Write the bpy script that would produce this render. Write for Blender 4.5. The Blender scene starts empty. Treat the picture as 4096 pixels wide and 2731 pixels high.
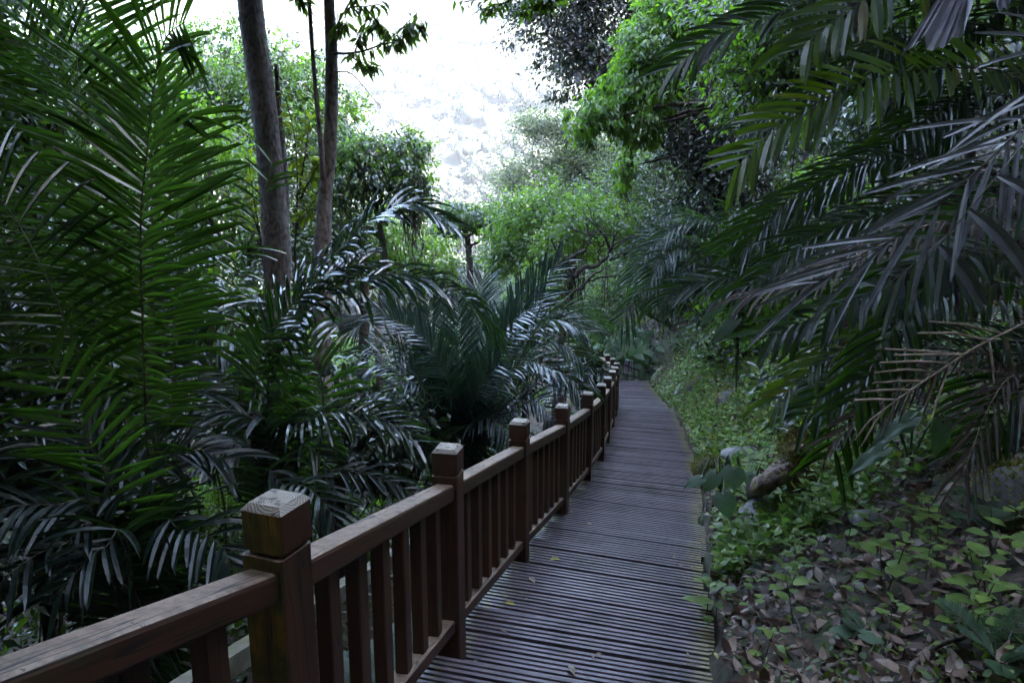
import bpy, math, random
import numpy as np
from mathutils import Vector, Matrix, noise

SC = bpy.context.scene
COL = SC.collection
PI = math.pi
# ------------------------------------------------------------------ camera
F = 2900.0; PITCH = math.radians(11.0); CP, SP = math.cos(PITCH), math.sin(PITCH); EYE = 1.5
def W(x, y, d):
    """a point of the place, from its bearing in the photograph and its distance"""
    xc = (x - 2048) / F * d; yc = -(y - 1365.5) / F * d
    return Vector((xc, d * CP + yc * SP, EYE + yc * CP - d * SP))
cam = bpy.data.cameras.new("camera"); cam.sensor_width = 36; cam.lens = 36 * F / 4096
cam.clip_start = 0.05; cam.clip_end = 3000
co = bpy.data.objects.new("camera", cam); COL.objects.link(co)
co.location = (0, 0, EYE); co.rotation_euler = (PI / 2 - PITCH, 0, 0)
SC.camera = co

# ------------------------------------------------------------------ materials
def newmat(name):
    m = bpy.data.materials.new(name); m.use_nodes = True
    nt = m.node_tree; nt.nodes.clear()
    out = nt.nodes.new('ShaderNodeOutputMaterial')
    return m, nt, out
def N(nt, t, **kw):
    n = nt.nodes.new('ShaderNode' + t)
    for k, v in kw.items():
        if k in n.inputs: n.inputs[k].default_value = v
        else: setattr(n, k, v)
    return n
def L(nt, a, b): nt.links.new(a, b)
def mixc(nt, fac, a, b, mode='MIX'):
    n = nt.nodes.new('ShaderNodeMix'); n.data_type = 'RGBA'; n.blend_type = mode
    if isinstance(fac, (int, float)): n.inputs[0].default_value = fac
    else: L(nt, fac, n.inputs[0])
    for i, v in ((6, a), (7, b)):
        if isinstance(v, (tuple, list)): n.inputs[i].default_value = (*v, 1)
        else: L(nt, v, n.inputs[i])
    return n.outputs[2]
def ramp(nt, src, lo, hi):
    n = nt.nodes.new('ShaderNodeMapRange'); n.inputs[1].default_value = lo; n.inputs[2].default_value = hi
    L(nt, src, n.inputs[0]); return n.outputs[0]

def leafmat(name, cols, trans=0.35, tcol=None, rough=0.38, under=None, spec=0.5, nscale=6.0):
    """cols: dark, mid, light - picked leaf by leaf; real two-sided leaf with a translucent share"""
    m, nt, out = newmat(name)
    geo = N(nt, 'NewGeometry'); rnd = geo.outputs['Random Per Island']
    cr = nt.nodes.new('ShaderNodeValToRGB'); cr.color_ramp.interpolation = 'LINEAR'
    el = cr.color_ramp.elements
    while len(el) < len(cols): el.new(0.5)
    for i, c in enumerate(cols):
        el[i].position = i / (len(cols) - 1) if len(cols) < 4 else (0, .45, .9, 1.0)[i]; el[i].color = (*c, 1)
    L(nt, rnd, cr.inputs[0])
    tc = N(nt, 'TexCoord')
    nz = N(nt, 'TexNoise', Scale=nscale, Detail=3.0)
    L(nt, tc.outputs['Object'], nz.inputs['Vector'])
    c = mixc(nt, ramp(nt, nz.outputs[0], .35, .7), mixc(nt, .45, cr.outputs[0], (0.0, 0.0, 0.0)), cr.outputs[0])
    cc = c
    if under: cc = mixc(nt, geo.outputs['Backfacing'], c, under)
    p = N(nt, 'BsdfPrincipled', Roughness=rough); p.inputs['Specular IOR Level'].default_value = spec
    L(nt, cc, p.inputs['Base Color'])
    t = N(nt, 'BsdfTranslucent')
    if tcol: L(nt, mixc(nt, .35, tcol, c), t.inputs[0])
    else: L(nt, mixc(nt, 1.0, c, (1.6, 1.9, .8), 'MULTIPLY'), t.inputs[0])
    mx = N(nt, 'MixShader'); mx.inputs[0].default_value = trans
    L(nt, p.outputs[0], mx.inputs[1]); L(nt, t.outputs[0], mx.inputs[2]); L(nt, mx.outputs[0], out.inputs[0])
    return m

def solid(name, c1, c2, scale=20., rough=.7, bump=.3, stretch=None, dist=.01, c3=None, detail=5, spec=.4):
    m, nt, out = newmat(name)
    tc = N(nt, 'TexCoord'); vec = tc.outputs['Object']
    if stretch:
        mp = N(nt, 'Mapping'); mp.inputs['Scale'].default_value = stretch; L(nt, vec, mp.inputs[0]); vec = mp.outputs[0]
    nz = N(nt, 'TexNoise', Scale=scale, Detail=detail); L(nt, vec, nz.inputs['Vector'])
    c = mixc(nt, ramp(nt, nz.outputs[0], .35, .65), c1, c2)
    if c3:
        n2 = N(nt, 'TexNoise', Scale=scale * .23, Detail=6.0, Roughness=.7); L(nt, tc.outputs['Object'], n2.inputs['Vector'])
        c = mixc(nt, ramp(nt, n2.outputs[0], .52, .62), c, c3)
    p = N(nt, 'BsdfPrincipled', Roughness=rough); p.inputs['Specular IOR Level'].default_value = spec
    L(nt, c, p.inputs['Base Color'])
    if bump:
        b = N(nt, 'Bump', Strength=bump, Distance=dist); L(nt, nz.outputs[0], b.inputs['Height']); L(nt, b.outputs[0], p.inputs['Normal'])
    L(nt, p.outputs[0], out.inputs[0])
    return m

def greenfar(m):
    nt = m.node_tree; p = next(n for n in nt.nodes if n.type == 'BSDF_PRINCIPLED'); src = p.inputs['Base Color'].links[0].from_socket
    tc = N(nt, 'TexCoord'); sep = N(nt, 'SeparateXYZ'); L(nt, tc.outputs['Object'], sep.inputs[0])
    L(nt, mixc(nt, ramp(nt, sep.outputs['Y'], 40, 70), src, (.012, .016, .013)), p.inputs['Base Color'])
def woodfence(name="fence_wood", moss=False):
    m, nt, out = newmat(name)
    tc = N(nt, 'TexCoord'); geo = N(nt, 'NewGeometry')
    mp = N(nt, 'Mapping'); L(nt, tc.outputs['UV'], mp.inputs[0]); mp.inputs['Scale'].default_value = (60, 3, 1)
    gr = N(nt, 'TexNoise', Scale=1.0, Detail=6.0, Distortion=.6); L(nt, mp.outputs[0], gr.inputs['Vector'])
    c = mixc(nt, ramp(nt, gr.outputs[0], .3, .7), (.028, .010, .006), (.085, .030, .014))
    # island tint
    c = mixc(nt, ramp(nt, geo.outputs['Random Per Island'], 0, 2.4), c, (.075, .04, .02))
    big = N(nt, 'TexNoise', Scale=4.0, Detail=7.0, Roughness=.65); L(nt, tc.outputs['Object'], big.inputs['Vector'])
    sep = N(nt, 'SeparateXYZ'); L(nt, geo.outputs['Normal'], sep.inputs[0])
    # weathered grey bloom and lichen on the faces the rain reaches, plus painted tan highlights
    up = ramp(nt, sep.outputs['Z'], .5, .9)
    blot = N(nt, 'TexNoise', Scale=22.0, Detail=8.0, Roughness=.75); L(nt, tc.outputs['Object'], blot.inputs['Vector'])
    grey = mixc(nt, ramp(nt, blot.outputs[0], .35, .6), (.10, .06, .038), (.27, .19, .13))
    grey = mixc(nt, ramp(nt, blot.outputs[0], .60, .66), grey, (.03, .025, .018))
    c = mixc(nt, up, c, grey)
    # moss runs down the weather sides
    strk = N(nt, 'Mapping'); L(nt, tc.outputs['Object'], strk.inputs[0]); strk.inputs['Scale'].default_value = (14, 14, 1.6)
    ms = N(nt, 'TexNoise', Scale=1.0, Detail=4.0); L(nt, strk.outputs[0], ms.inputs['Vector'])
    dt = N(nt, 'VectorMath', operation='DOT_PRODUCT'); L(nt, geo.outputs['Normal'], dt.inputs[0]); dt.inputs[1].default_value = (-.42, -.9, 0)
    fac = N(nt, 'Math', operation='MULTIPLY'); L(nt, ramp(nt, ms.outputs[0], .32 if moss else .6, .5 if moss else .72), fac.inputs[0]); L(nt, ramp(nt, dt.outputs['Value'], .55, .85), fac.inputs[1])
    mcol = mixc(nt, ramp(nt, big.outputs[0], .42, .58), (.34, .19, .015), (.10, .10, .018)) if moss else (.06, .05, .012)
    c = mixc(nt, fac.outputs[0], c, mcol)
    fac2 = N(nt, 'Math', operation='MULTIPLY'); L(nt, ramp(nt, big.outputs[0], .56, .66), fac2.inputs[0]); fac2.inputs[1].default_value = .7
    c = mixc(nt, fac2.outputs[0], c, (.05, .055, .022))
    # drying cracks along the grain
    cm = N(nt, 'Mapping'); L(nt, tc.outputs['UV'], cm.inputs[0]); cm.inputs['Scale'].default_value = (34, .9, 1)
    cn = N(nt, 'TexNoise', Scale=1.0, Detail=2.0); L(nt, cm.outputs[0], cn.inputs['Vector'])
    sb = N(nt, 'Math', operation='SUBTRACT'); L(nt, cn.outputs[0], sb.inputs[0]); sb.inputs[1].default_value = .5
    ab = N(nt, 'Math', operation='ABSOLUTE'); L(nt, sb.outputs[0], ab.inputs[0])
    c = mixc(nt, ramp(nt, ab.outputs[0], .006, .014), (.012, .008, .006), c)
    p = N(nt, 'BsdfPrincipled', Roughness=.55); L(nt, c, p.inputs['Base Color'])
    b = N(nt, 'Bump', Strength=.35, Distance=.004); L(nt, gr.outputs[0], b.inputs['Height']); L(nt, b.outputs[0], p.inputs['Normal'])
    L(nt, p.outputs[0], out.inputs[0]); return m

def endgrain():
    m, nt, out = newmat("end_grain")
    tc = N(nt, 'TexCoord')
    w = N(nt, 'TexWave', Scale=1.0, Distortion=5.0, Detail=3.0); w.wave_type = 'RINGS'; w.rings_direction = 'Z'
    w.inputs['Detail Scale'].default_value = 1.2
    mp = N(nt, 'Mapping'); L(nt, tc.outputs['UV'], mp.inputs[0]); mp.inputs['Scale'].default_value = (48, 48, 1)
    L(nt, mp.outputs[0], w.inputs['Vector'])
    bl = N(nt, 'TexNoise', Scale=30.0, Detail=8.0); L(nt, tc.outputs['Object'], bl.inputs['Vector'])
    c = mixc(nt, w.outputs[1], (.22, .185, .14), (.34, .30, .24))
    c = mixc(nt, ramp(nt, bl.outputs[0], .56, .64), c, (.07, .06, .04))
    p = N(nt, 'BsdfPrincipled', Roughness=.6); L(nt, c, p.inputs['Base Color'])
    b = N(nt, 'Bump', Strength=.5, Distance=.002); L(nt, w.outputs[1], b.inputs['Height']); L(nt, b.outputs[0], p.inputs['Normal'])
    L(nt, p.outputs[0], out.inputs[0]); return m

def deckmat():
    m, nt, out = newmat("deck_wood")
    tc = N(nt, 'TexCoord'); geo = N(nt, 'NewGeometry')
    mp = N(nt, 'Mapping'); L(nt, tc.outputs['UV'], mp.inputs[0]); mp.inputs['Scale'].default_value = (5, 90, 1)
    gr = N(nt, 'TexNoise', Scale=1.0, Detail=6.0); L(nt, mp.outputs[0], gr.inputs['Vector'])
    c = mixc(nt, ramp(nt, gr.outputs[0], .3, .7), (.046, .032, .039), (.10, .075, .088))
    c = mixc(nt, ramp(nt, geo.outputs['Random Per Island'], .3, 1.7), c, (.085, .065, .072))
    big = N(nt, 'TexNoise', Scale=2.6, Detail=8.0, Roughness=.7); L(nt, tc.outputs['Object'], big.inputs['Vector'])
    c = mixc(nt, ramp(nt, big.outputs[0], .5, .68), c, (.032, .028, .022))
    sep = N(nt, 'SeparateXYZ'); L(nt, tc.outputs['UV'], sep.inputs[0])
    mo = N(nt, 'TexNoise', Scale=16.0, Detail=6.0, Roughness=.7); L(nt, tc.outputs['Object'], mo.inputs['Vector'])
    e1 = ramp(nt, sep.outputs['X'], .90, 1.0); 
    ad = N(nt, 'Math', operation='MULTIPLY'); L(nt, e1, ad.inputs[0]); L(nt, ramp(nt, mo.outputs[0], .3, .62), ad.inputs[1])
    c = mixc(nt, ad.outputs[0], c, (.17, .145, .03))
    e2 = N(nt, 'MapRange'); e2.inputs[1].default_value = .14; e2.inputs[2].default_value = .02; L(nt, sep.outputs['X'], e2.inputs[0])
    ad2 = N(nt, 'Math', operation='MULTIPLY'); L(nt, e2.outputs[0], ad2.inputs[0]); L(nt, ramp(nt, mo.outputs[0], .48, .6), ad2.inputs[1])
    c = mixc(nt, ad2.outputs[0], c, (.15, .15, .02))
    p = N(nt, 'BsdfPrincipled'); L(nt, c, p.inputs['Base Color'])
    L(nt, ramp2(nt, big.outputs[0], .3, .7, .38, .6), p.inputs['Roughness'])
    b = N(nt, 'Bump', Strength=.4, Distance=.003); L(nt, gr.outputs[0], b.inputs['Height']); L(nt, b.outputs[0], p.inputs['Normal'])
    L(nt, p.outputs[0], out.inputs[0]); return m
def ramp2(nt, src, lo, hi, a, b):
    n = nt.nodes.new('ShaderNodeMapRange'); n.inputs[1].default_value = lo; n.inputs[2].default_value = hi
    n.inputs[3].default_value = a; n.inputs[4].default_value = b; L(nt, src, n.inputs[0]); return n.outputs[0]

M = {}
M['deck'] = deckmat(); M['fence'] = woodfence(); M['post'] = woodfence('fence_post_wood', True); M['grain'] = endgrain()
M['beam'] = solid("under_beam", (.03, .024, .02), (.06, .045, .035), 12)
M['soil'] = solid("forest_soil", (.016, .012, .008), (.06, .043, .03), 5, .95, .8, dist=.05, c3=(.035, .05, .016), detail=9)
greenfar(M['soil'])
M['stone'] = solid("mossy_stone", (.05, .048, .042), (.14, .132, .12), 9, .85, .7, dist=.02, c3=(.10, .115, .018), detail=9)
M['bare_stone'] = solid("bare_stone", (.09, .085, .08), (.22, .21, .2), 10, .85, .7, dist=.02, c3=(.07, .07, .045), detail=9)
M['moss'] = solid("moss", (.10, .105, .012), (.24, .22, .03), 40, .95, 1.0, dist=.02, c3=(.06, .05, .03), detail=8)
M['bark'] = solid("grey_bark", (.06, .047, .04), (.21, .168, .15), 26, .9, .8, (1, 1, .5), .02, c3=(.17, .16, .155), detail=9)
M['barkd'] = solid("dark_bark", (.022, .016, .013), (.06, .045, .035), 14, .9, .8, (1, 1, .35), .02, detail=7)
M['barkw'] = solid("pale_bark", (.25, .22, .21), (.42, .38, .36), 9, .9, .5, (1, 1, .5), .01, c3=(.12, .07, .045))
M['rachis'] = solid("palm_stalk", (.022, .018, .008), (.05, .045, .015), 25, .45, .2, spec=.5)
M['rachis_dead'] = solid("dead_stalk", (.18, .125, .08), (.36, .28, .20), 30, .8, .3)
M['log'] = solid("rotten_log", (.06, .04, .03), (.26, .185, .145), 22, .9, 1.0, (1, 1, .4), .03, c3=(.13, .13, .02), detail=9)
M['twig'] = solid("twig", (.06, .045, .035), (.16, .13, .11), 30, .85, .3)
M['concrete'] = solid("mossy_concrete", (.11, .105, .075), (.22, .215, .16), 10, .8, .4, c3=(.12, .12, .03), detail=8)
M['black'] = solid("dark_metal", (.012, .012, .014), (.03, .028, .03), 20, .5, .1)
M['greypost'] = solid("grey_metal", (.12, .12, .13), (.2, .2, .2), 20, .6, .1)
M['signred'] = solid("sign_maroon", (.075, .008, .02), (.095, .012, .028), 10, .45, 0)
M['signwhite'] = solid("sign_white", (.55, .55, .6), (.65, .65, .68), 10, .5, 0)
# foliage
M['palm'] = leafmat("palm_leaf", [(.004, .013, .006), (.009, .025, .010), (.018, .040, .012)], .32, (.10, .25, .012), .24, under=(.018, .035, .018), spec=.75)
M['palm_lit'] = leafmat("palm_leaf_lit", [(.012, .035, .006), (.022, .055, .008), (.035, .075, .012)], .48, (.10, .27, .015), .34, under=(.015, .035, .012))  # brighter palm copy: light on the fronds put into the leaf colour
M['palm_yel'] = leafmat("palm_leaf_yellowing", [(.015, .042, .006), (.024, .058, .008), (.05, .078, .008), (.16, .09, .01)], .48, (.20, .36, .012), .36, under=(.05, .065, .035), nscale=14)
M['palm_dark'] = leafmat("palm_leaf_deep_shade", [(.003, .008, .007), (.006, .014, .010), (.011, .022, .013)], .2, (.06, .14, .02), .36, under=(.008, .016, .010), spec=.28)  # darkened palm copy: thicket shade put into the leaf colour
M['palm_shade'] = leafmat("palm_leaf_shade", [(.003, .008, .004), (.006, .014, .006), (.012, .025, .009)], .36, (.10, .26, .012), .36, under=(.010, .02, .010), spec=.26)  # dark palm copy for the right bank, its shade painted into the leaves
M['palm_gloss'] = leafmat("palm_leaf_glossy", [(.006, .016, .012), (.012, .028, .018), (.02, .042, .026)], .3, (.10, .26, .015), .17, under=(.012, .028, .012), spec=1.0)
M['palm_blue'] = leafmat("palm_leaf_bluish", [(.02, .042, .040), (.038, .068, .064), (.075, .11, .105)], .14, (.06, .15, .03), .24, under=(.03, .05, .045), spec=.85)  # bluish leaf, base raised so the colour carries some of the highlights
M['palm_sil'] = leafmat("palm_leaf_silver", [(.06, .064, .068), (.11, .115, .12), (.20, .20, .21)], .2, (.16, .2, .1), .36, under=(.015, .035, .015), nscale=20)  # silvery leaf, with sky sheen also painted into its colour
M['palm_dead'] = leafmat("palm_leaf_dead", [(.03, .019, .014), (.07, .046, .036), (.14, .105, .085)], .2, (.2, .12, .06), .7)
M['leaf_mid'] = leafmat("leaf_mid", [(.016, .040, .008), (.036, .080, .012), (.075, .135, .018)], .4, (.20, .40, .02), .36, spec=.55)
M['leaf_dark'] = leafmat("leaf_dark", [(.010, .022, .012), (.02, .038, .018), (.036, .058, .024)], .25, (.08, .16, .03), .3, spec=.7)
M['leaf_brt'] = leafmat("leaf_bright", [(.035, .085, .010), (.065, .15, .015), (.12, .21, .02)], .5, (.26, .55, .02), .42)
M['leaf_yel'] = leafmat("leaf_yellow_green", [(.06, .10, .012), (.10, .15, .016), (.16, .19, .02)], .5, (.36, .5, .02), .45)
M['leaf_pale'] = leafmat("leaf_pale", [(.06, .085, .045), (.095, .13, .06), (.15, .17, .06), (.20, .17, .04)], .4, (.25, .36, .12), .5)
M['leaf_purp'] = leafmat("leaf_purplish", [(.022, .026, .030), (.04, .042, .045), (.075, .055, .05)], .22, (.12, .14, .06), .42)
M['leaf_grey'] = leafmat("leaf_greyish", [(.03, .045, .03), (.055, .075, .05), (.09, .11, .075)], .3, (.14, .22, .08), .42)
M['herb'] = leafmat("herb_leaf", [(.11, .18, .028), (.16, .25, .04), (.22, .31, .05)], .32, (.18, .42, .05), .5, under=(.10, .16, .07), nscale=12)
M['cover'] = leafmat("cover_leaf", [(.055, .09, .012), (.11, .165, .024), (.19, .235, .03)], .3, (.14, .3, .03), .5)
M['taro'] = leafmat("taro_leaf", [(.09, .19, .08), (.11, .22, .09), (.14, .25, .10)], .28, (.12, .34, .05), .5, under=(.08, .13, .07))
M['ear'] = leafmat("elephant_ear_leaf", [(.07, .11, .085), (.10, .14, .11), (.13, .17, .14)], .25, (.14, .28, .08), .45, under=(.06, .10, .05))
M['fern'] = leafmat("fern_leaf", [(.02, .05, .018), (.035, .08, .03), (.06, .12, .04)], .35, (.12, .28, .03), .5)
M['litter'] = leafmat("dry_leaf", [(.06, .032, .024), (.16, .10, .075), (.33, .23, .165), (.46, .38, .30)], .12, (.2, .1, .05), .6, nscale=25)
M['yleaf'] = leafmat("fallen_yellow_leaf", [(.30, .26, .03), (.34, .30, .05), (.38, .34, .09)], .2, (.4, .34, .04), .5)
M['pleaf'] = leafmat("fallen_pale_leaf", [(.26, .21, .13), (.32, .27, .18), (.38, .33, .22)], .1, (.3, .25, .15), .5)
M['farwood'] = leafmat("far_canopy", [(.008, .011, .009), (.014, .018, .013), (.024, .028, .02)], .25, (.16, .22, .08), .6, nscale=.2)
M['vine'] = solid("hanging_vine", (.035, .03, .022), (.075, .06, .045), 20, .8, 0)

# ------------------------------------------------------------------ mesh helpers
class MB:
    def __init__(s): s.v = []; s.f = []; s.mi = []; s.uv = {}
    def add(s, vs, fs, mi=0, uvs=None):
        o = len(s.v); s.v.extend([tuple(p) for p in vs])
        for f in fs:
            s.f.append(tuple(i + o for i in f)); s.mi.append(mi)
        if uvs is not None:
            for i, u in enumerate(uvs): s.uv[o + i] = u
    def tube(s, pts, rad, n=6, mi=0, cap=True):
        pts = [Vector(p) for p in pts]; k = len(pts)
        if not hasattr(rad, '__len__'): rad = [rad] * k
        vs = []; ref = Vector((.31, .17, .93)); 
        for i in range(k):
            t = (pts[min(i + 1, k - 1)] - pts[max(i - 1, 0)])
            t = t.normalized() if t.length > 1e-9 else Vector((0, 0, 1))
            if abs(t.dot(ref)) > .97: ref = Vector((.9, .3, .2))
            a = t.cross(ref).normalized(); b = t.cross(a)
            for j in range(n):
                g = 2 * PI * j / n; vs.append(pts[i] + (a * math.cos(g) + b * math.sin(g)) * rad[i])
        fs = [(i * n + j, i * n + (j + 1) % n, (i + 1) * n + (j + 1) % n, (i + 1) * n + j) for i in range(k - 1) for j in range(n)]
        if cap: fs += [tuple(range(n - 1, -1, -1)), tuple(range((k - 1) * n, k * n))]
        s.add(vs, fs, mi)
    def box(s, frame, sx, sy, sz, bev=.0, mi=0, top_mi=None):
        """frame: Matrix; box spans +-sx/2, +-sy/2, 0..sz with chamfered long edges and top"""
        b = bev; hx, hy = sx / 2, sy / 2
        ring = [(hx - b, -hy), (hx, -hy + b), (hx, hy - b), (hx - b, hy), (-hx + b, hy), (-hx, hy - b), (-hx, -hy + b), (-hx + b, -hy)] if b else [(hx, -hy), (hx, hy), (-hx, hy), (-hx, -hy)]
        n = len(ring); vs = [frame @ Vector((x, y, 0)) for x, y in ring] + [frame @ Vector((x, y, sz)) for x, y in ring]
        fs = [(j, (j + 1) % n, n + (j + 1) % n, n + j) for j in range(n)]
        fs.append(tuple(range(n - 1, -1, -1)))
        per = 2 * (sx + sy); us = []
        for k in (0, 1):
            for j in range(n): us.append((j / n * per + frame.translation.x * 3.1, k * sz + frame.translation.y * 1.7))
        s.add(vs, fs, mi, us)
        s.add([frame @ Vector((x, y, sz)) for x, y in ring], [tuple(range(n))], mi if top_mi is None else top_mi, [(x, y) for x, y in ring])
    def build(s, name, mats, parent=None, smooth=False):
        me = bpy.data.meshes.new(name)
        off = Vector((0, 0, 0))
        if parent is not None: off = root_off(parent)
        v = np.array(s.v, dtype=np.float32).reshape(-1, 3) - np.array(off, dtype=np.float32)
        me.from_pydata([tuple(x) for x in v.tolist()], [], s.f)
        if not isinstance(mats, (list, tuple)): mats = [mats]
        for m in mats: me.materials.append(m)
        if len(mats) > 1: me.polygons.foreach_set('material_index', s.mi)
        if s.uv:
            ul = me.uv_layers.new(name="UVMap")
            li = np.zeros(len(me.loops), dtype=np.int32); me.loops.foreach_get('vertex_index', li)
            arr = np.zeros((len(s.v), 2), dtype=np.float32)
            for i, u in s.uv.items(): arr[i] = u
            ul.data.foreach_set('uv', arr[li].ravel())
        if smooth: me.polygons.foreach_set('use_smooth', [True] * len(me.polygons))
        me.update()
        o = bpy.data.objects.new(name, me); COL.objects.link(o)
        if parent is not None: o.parent = parent
        return o
def root_off(o):
    r = o; v = Vector((0, 0, 0))
    while r is not None: v += r.location; r = r.parent
    return v
def tag(o, label=None, cat=None, group=None, kind=None):
    if label: o['label'] = label
    if cat: o['category'] = cat
    if group: o['group'] = group
    if kind: o['kind'] = kind
    return o
def thing(name, loc, label, cat, group=None):
    o = bpy.data.objects.new(name, None); COL.objects.link(o); o.location = loc; o.empty_display_size = .1
    return tag(o, label, cat, group)
def np_mesh(name, verts, faces_n, mats, parent=None, smooth=False, mi=None):
    """verts (n,3); faces (m,k) constant k"""
    me = bpy.data.meshes.new(name)
    if parent is not None: verts = verts - np.array(root_off(parent))
    n = len(verts); m, k = faces_n.shape
    me.vertices.add(n); me.vertices.foreach_set('co', verts.astype(np.float32).ravel())
    me.loops.add(m * k); me.loops.foreach_set('vertex_index', faces_n.astype(np.int32).ravel())
    me.polygons.add(m); me.polygons.foreach_set('loop_start', np.arange(0, m * k, k, dtype=np.int32))
    if not isinstance(mats, (list, tuple)): mats = [mats]
    for mm in mats: me.materials.append(mm)
    if mi is not None: me.polygons.foreach_set('material_index', mi.astype(np.int32))
    if smooth: me.polygons.foreach_set('use_smooth', [True] * m)
    me.update(calc_edges=True)
    o = bpy.data.objects.new(name, me); COL.objects.link(o)
    if parent is not None: o.parent = parent
    return o
def copy_tree(o, loc, rz, sc):
    c = o.copy(); COL.objects.link(c); c.location = loc; c.rotation_euler = (0, 0, rz); c.scale = (sc,) * 3 if not hasattr(sc, '__len__') else sc
    for ch in list(o.children):
        d = ch.copy(); COL.objects.link(d); d.parent = c
    return c

def unit(a): return a / np.maximum(np.linalg.norm(a, axis=-1, keepdims=True), 1e-9)
def leaf_cloud(P, D, Nn, ln, wd, fold=.25):
    """each leaf a folded pointed blade: base, two sides, tip and a bent outer part (6 verts, 4 tris)"""
    n = len(P); D = unit(D); S = unit(np.cross(D, Nn)); Nn = np.cross(S, D)
    ln = ln[:, None]; wd = wd[:, None]
    mid = P + D * ln * .5 - Nn * wd * fold * .5
    tip = P + D * ln * .97 - Nn * ln * .16
    l1 = P + D * ln * .42 + S * wd * .5 + Nn * wd * fold * .5
    r1 = P + D * ln * .42 - S * wd * .5 + Nn * wd * fold * .5
    V = np.stack([P, r1, tip, l1, mid], 1).reshape(-1, 3)
    b = (np.arange(n) * 5)[:, None]
    Fc = np.concatenate([b + np.array([[0, 1, 4]]), b + np.array([[1, 2, 4]]), b + np.array([[4, 2, 3]]), b + np.array([[0, 4, 3]])], 1).reshape(-1, 3)
    return V, Fc
def leaf_cloud2(rng, P, D, Nn, ln, wd, curl=.3):
    """rounder curled leaf: 8 verts"""
    n = len(P); D = unit(D); S = unit(np.cross(D, Nn)); Nn = np.cross(S, D); ln = ln[:, None]; wd = wd[:, None]
    c = (rng.normal(size=(n, 1)) * curl); f = (.1 + .35 * rng.random((n, 1))) * np.sign(rng.normal(size=(n, 1)))
    a = .75 + .4 * rng.random((n, 1)); b = .75 + .4 * rng.random((n, 1))
    def pt(t, w): return P + D * ln * t + S * wd * .5 * w + Nn * (ln * c * (t - .35) ** 2 * 1.6 + wd * f * abs(w) * .5)
    V = np.stack([pt(0, 0 * a), pt(.28, .9 * a), pt(.66, .8 * b), pt(1, 0 * a), pt(.70, -.8 * a), pt(.30, -.9 * b), pt(.28, 0 * a), pt(.68, 0 * a)], 1).reshape(-1, 3)
    T = np.array([[0, 1, 6], [1, 2, 7], [1, 7, 6], [2, 3, 7], [3, 4, 7], [4, 5, 6], [4, 6, 7], [5, 0, 6]])
    return V, ((np.arange(n) * 8)[:, None, None] + T[None]).reshape(-1, 3)
def sph(rng, n):
    a = rng.normal(size=(n, 3)); return unit(a)
def crown_leaves(rng, lobes, n, ll, lw, clump=30, spread=.28, shell=.55, droop=.5, flat=.6):
    """lobes: (centre, (rx,ry,rz), weight). Clumps of leaves sit in the outer shell of uneven lobes"""
    C = np.array([l[0] for l in lobes], float); R = np.array([l[1] for l in lobes], float)
    w = np.array([(l[1][0] * l[1][1] * l[1][2]) ** .66 for l in lobes]); w /= w.sum()
    nc = max(4, n // clump)
    li = rng.choice(len(lobes), nc, p=w)
    r = shell + (1 - shell) * rng.random(nc) ** .6
    r *= 1 + .18 * rng.normal(size=nc)
    cc = C[li] + sph(rng, nc) * R[li] * r[:, None]
    cs = spread * (.5 + rng.random(nc)) * R[li].mean(1)
    per = rng.poisson(clump, nc); ci = np.repeat(np.arange(nc), per)
    m = len(ci)
    P = cc[ci] + rng.normal(size=(m, 3)) * cs[ci][:, None] * np.array([.55, .55, .38])
    out = unit(P - C[li[ci]])
    D = unit(out * .7 + rng.normal(size=(m, 3)) * .55 + np.array([0, 0, -droop]))
    Nn = unit(np.array([0, 0, 1.0]) * flat + out * .35 + rng.normal(size=(m, 3)) * .4)
    s = .65 + .7 * rng.random(m)
    return P, D, Nn, ll * s, lw * s
def branchy(mb, rng, base, tips, r0, mi=0, wob=.12, n=6, taper=.15, seg=7):
    """tapered crooked limbs from base to every tip"""
    for tp in tips:
        a = Vector(base); b = Vector(tp); L_ = (b - a).length; pts = []; rr = []
        o = Vector(rng.normal(size=3)) * wob * L_
        for i in range(seg + 1):
            t = i / seg; j = Vector(rng.normal(size=3)) * L_ * wob * .22 * (0 if i in (0, seg) else 1)
            pts.append(a.lerp(b, t) + o * math.sin(t * PI) + j + Vector((0, 0, L_ * .1 * math.sin(t * PI))))
            rr.append(max(r0 * (1 - t) ** .8, r0 * taper))
        mb.tube(pts, rr, n, mi)
def catmull(pts, n):
    pts = [Vector(p) for p in pts]; P = [pts[0] * 2 - pts[1]] + pts + [pts[-1] * 2 - pts[-2]]
    out = []; k = len(pts) - 1
    for i in range(n + 1):
        u = i / n * k; j = min(int(u), k - 1); t = u - j
        a, b, c, d = P[j], P[j + 1], P[j + 2], P[j + 3]
        out.append(.5 * ((2 * b) + (-a + c) * t + (2 * a - 5 * b + 4 * c - d) * t * t + (-a + 3 * b - 3 * c + d) * t ** 3))
    # even spacing
    d = [0]
    for i in range(1, len(out)): d.append(d[-1] + (out[i] - out[i - 1]).length)
    res = []; j = 0
    for i in range(n + 1):
        s = d[-1] * i / n
        while j < len(d) - 2 and d[j + 1] < s: j += 1
        t = (s - d[j]) / max(d[j + 1] - d[j], 1e-9); res.append(out[j].lerp(out[j + 1], t))
    return res

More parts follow.
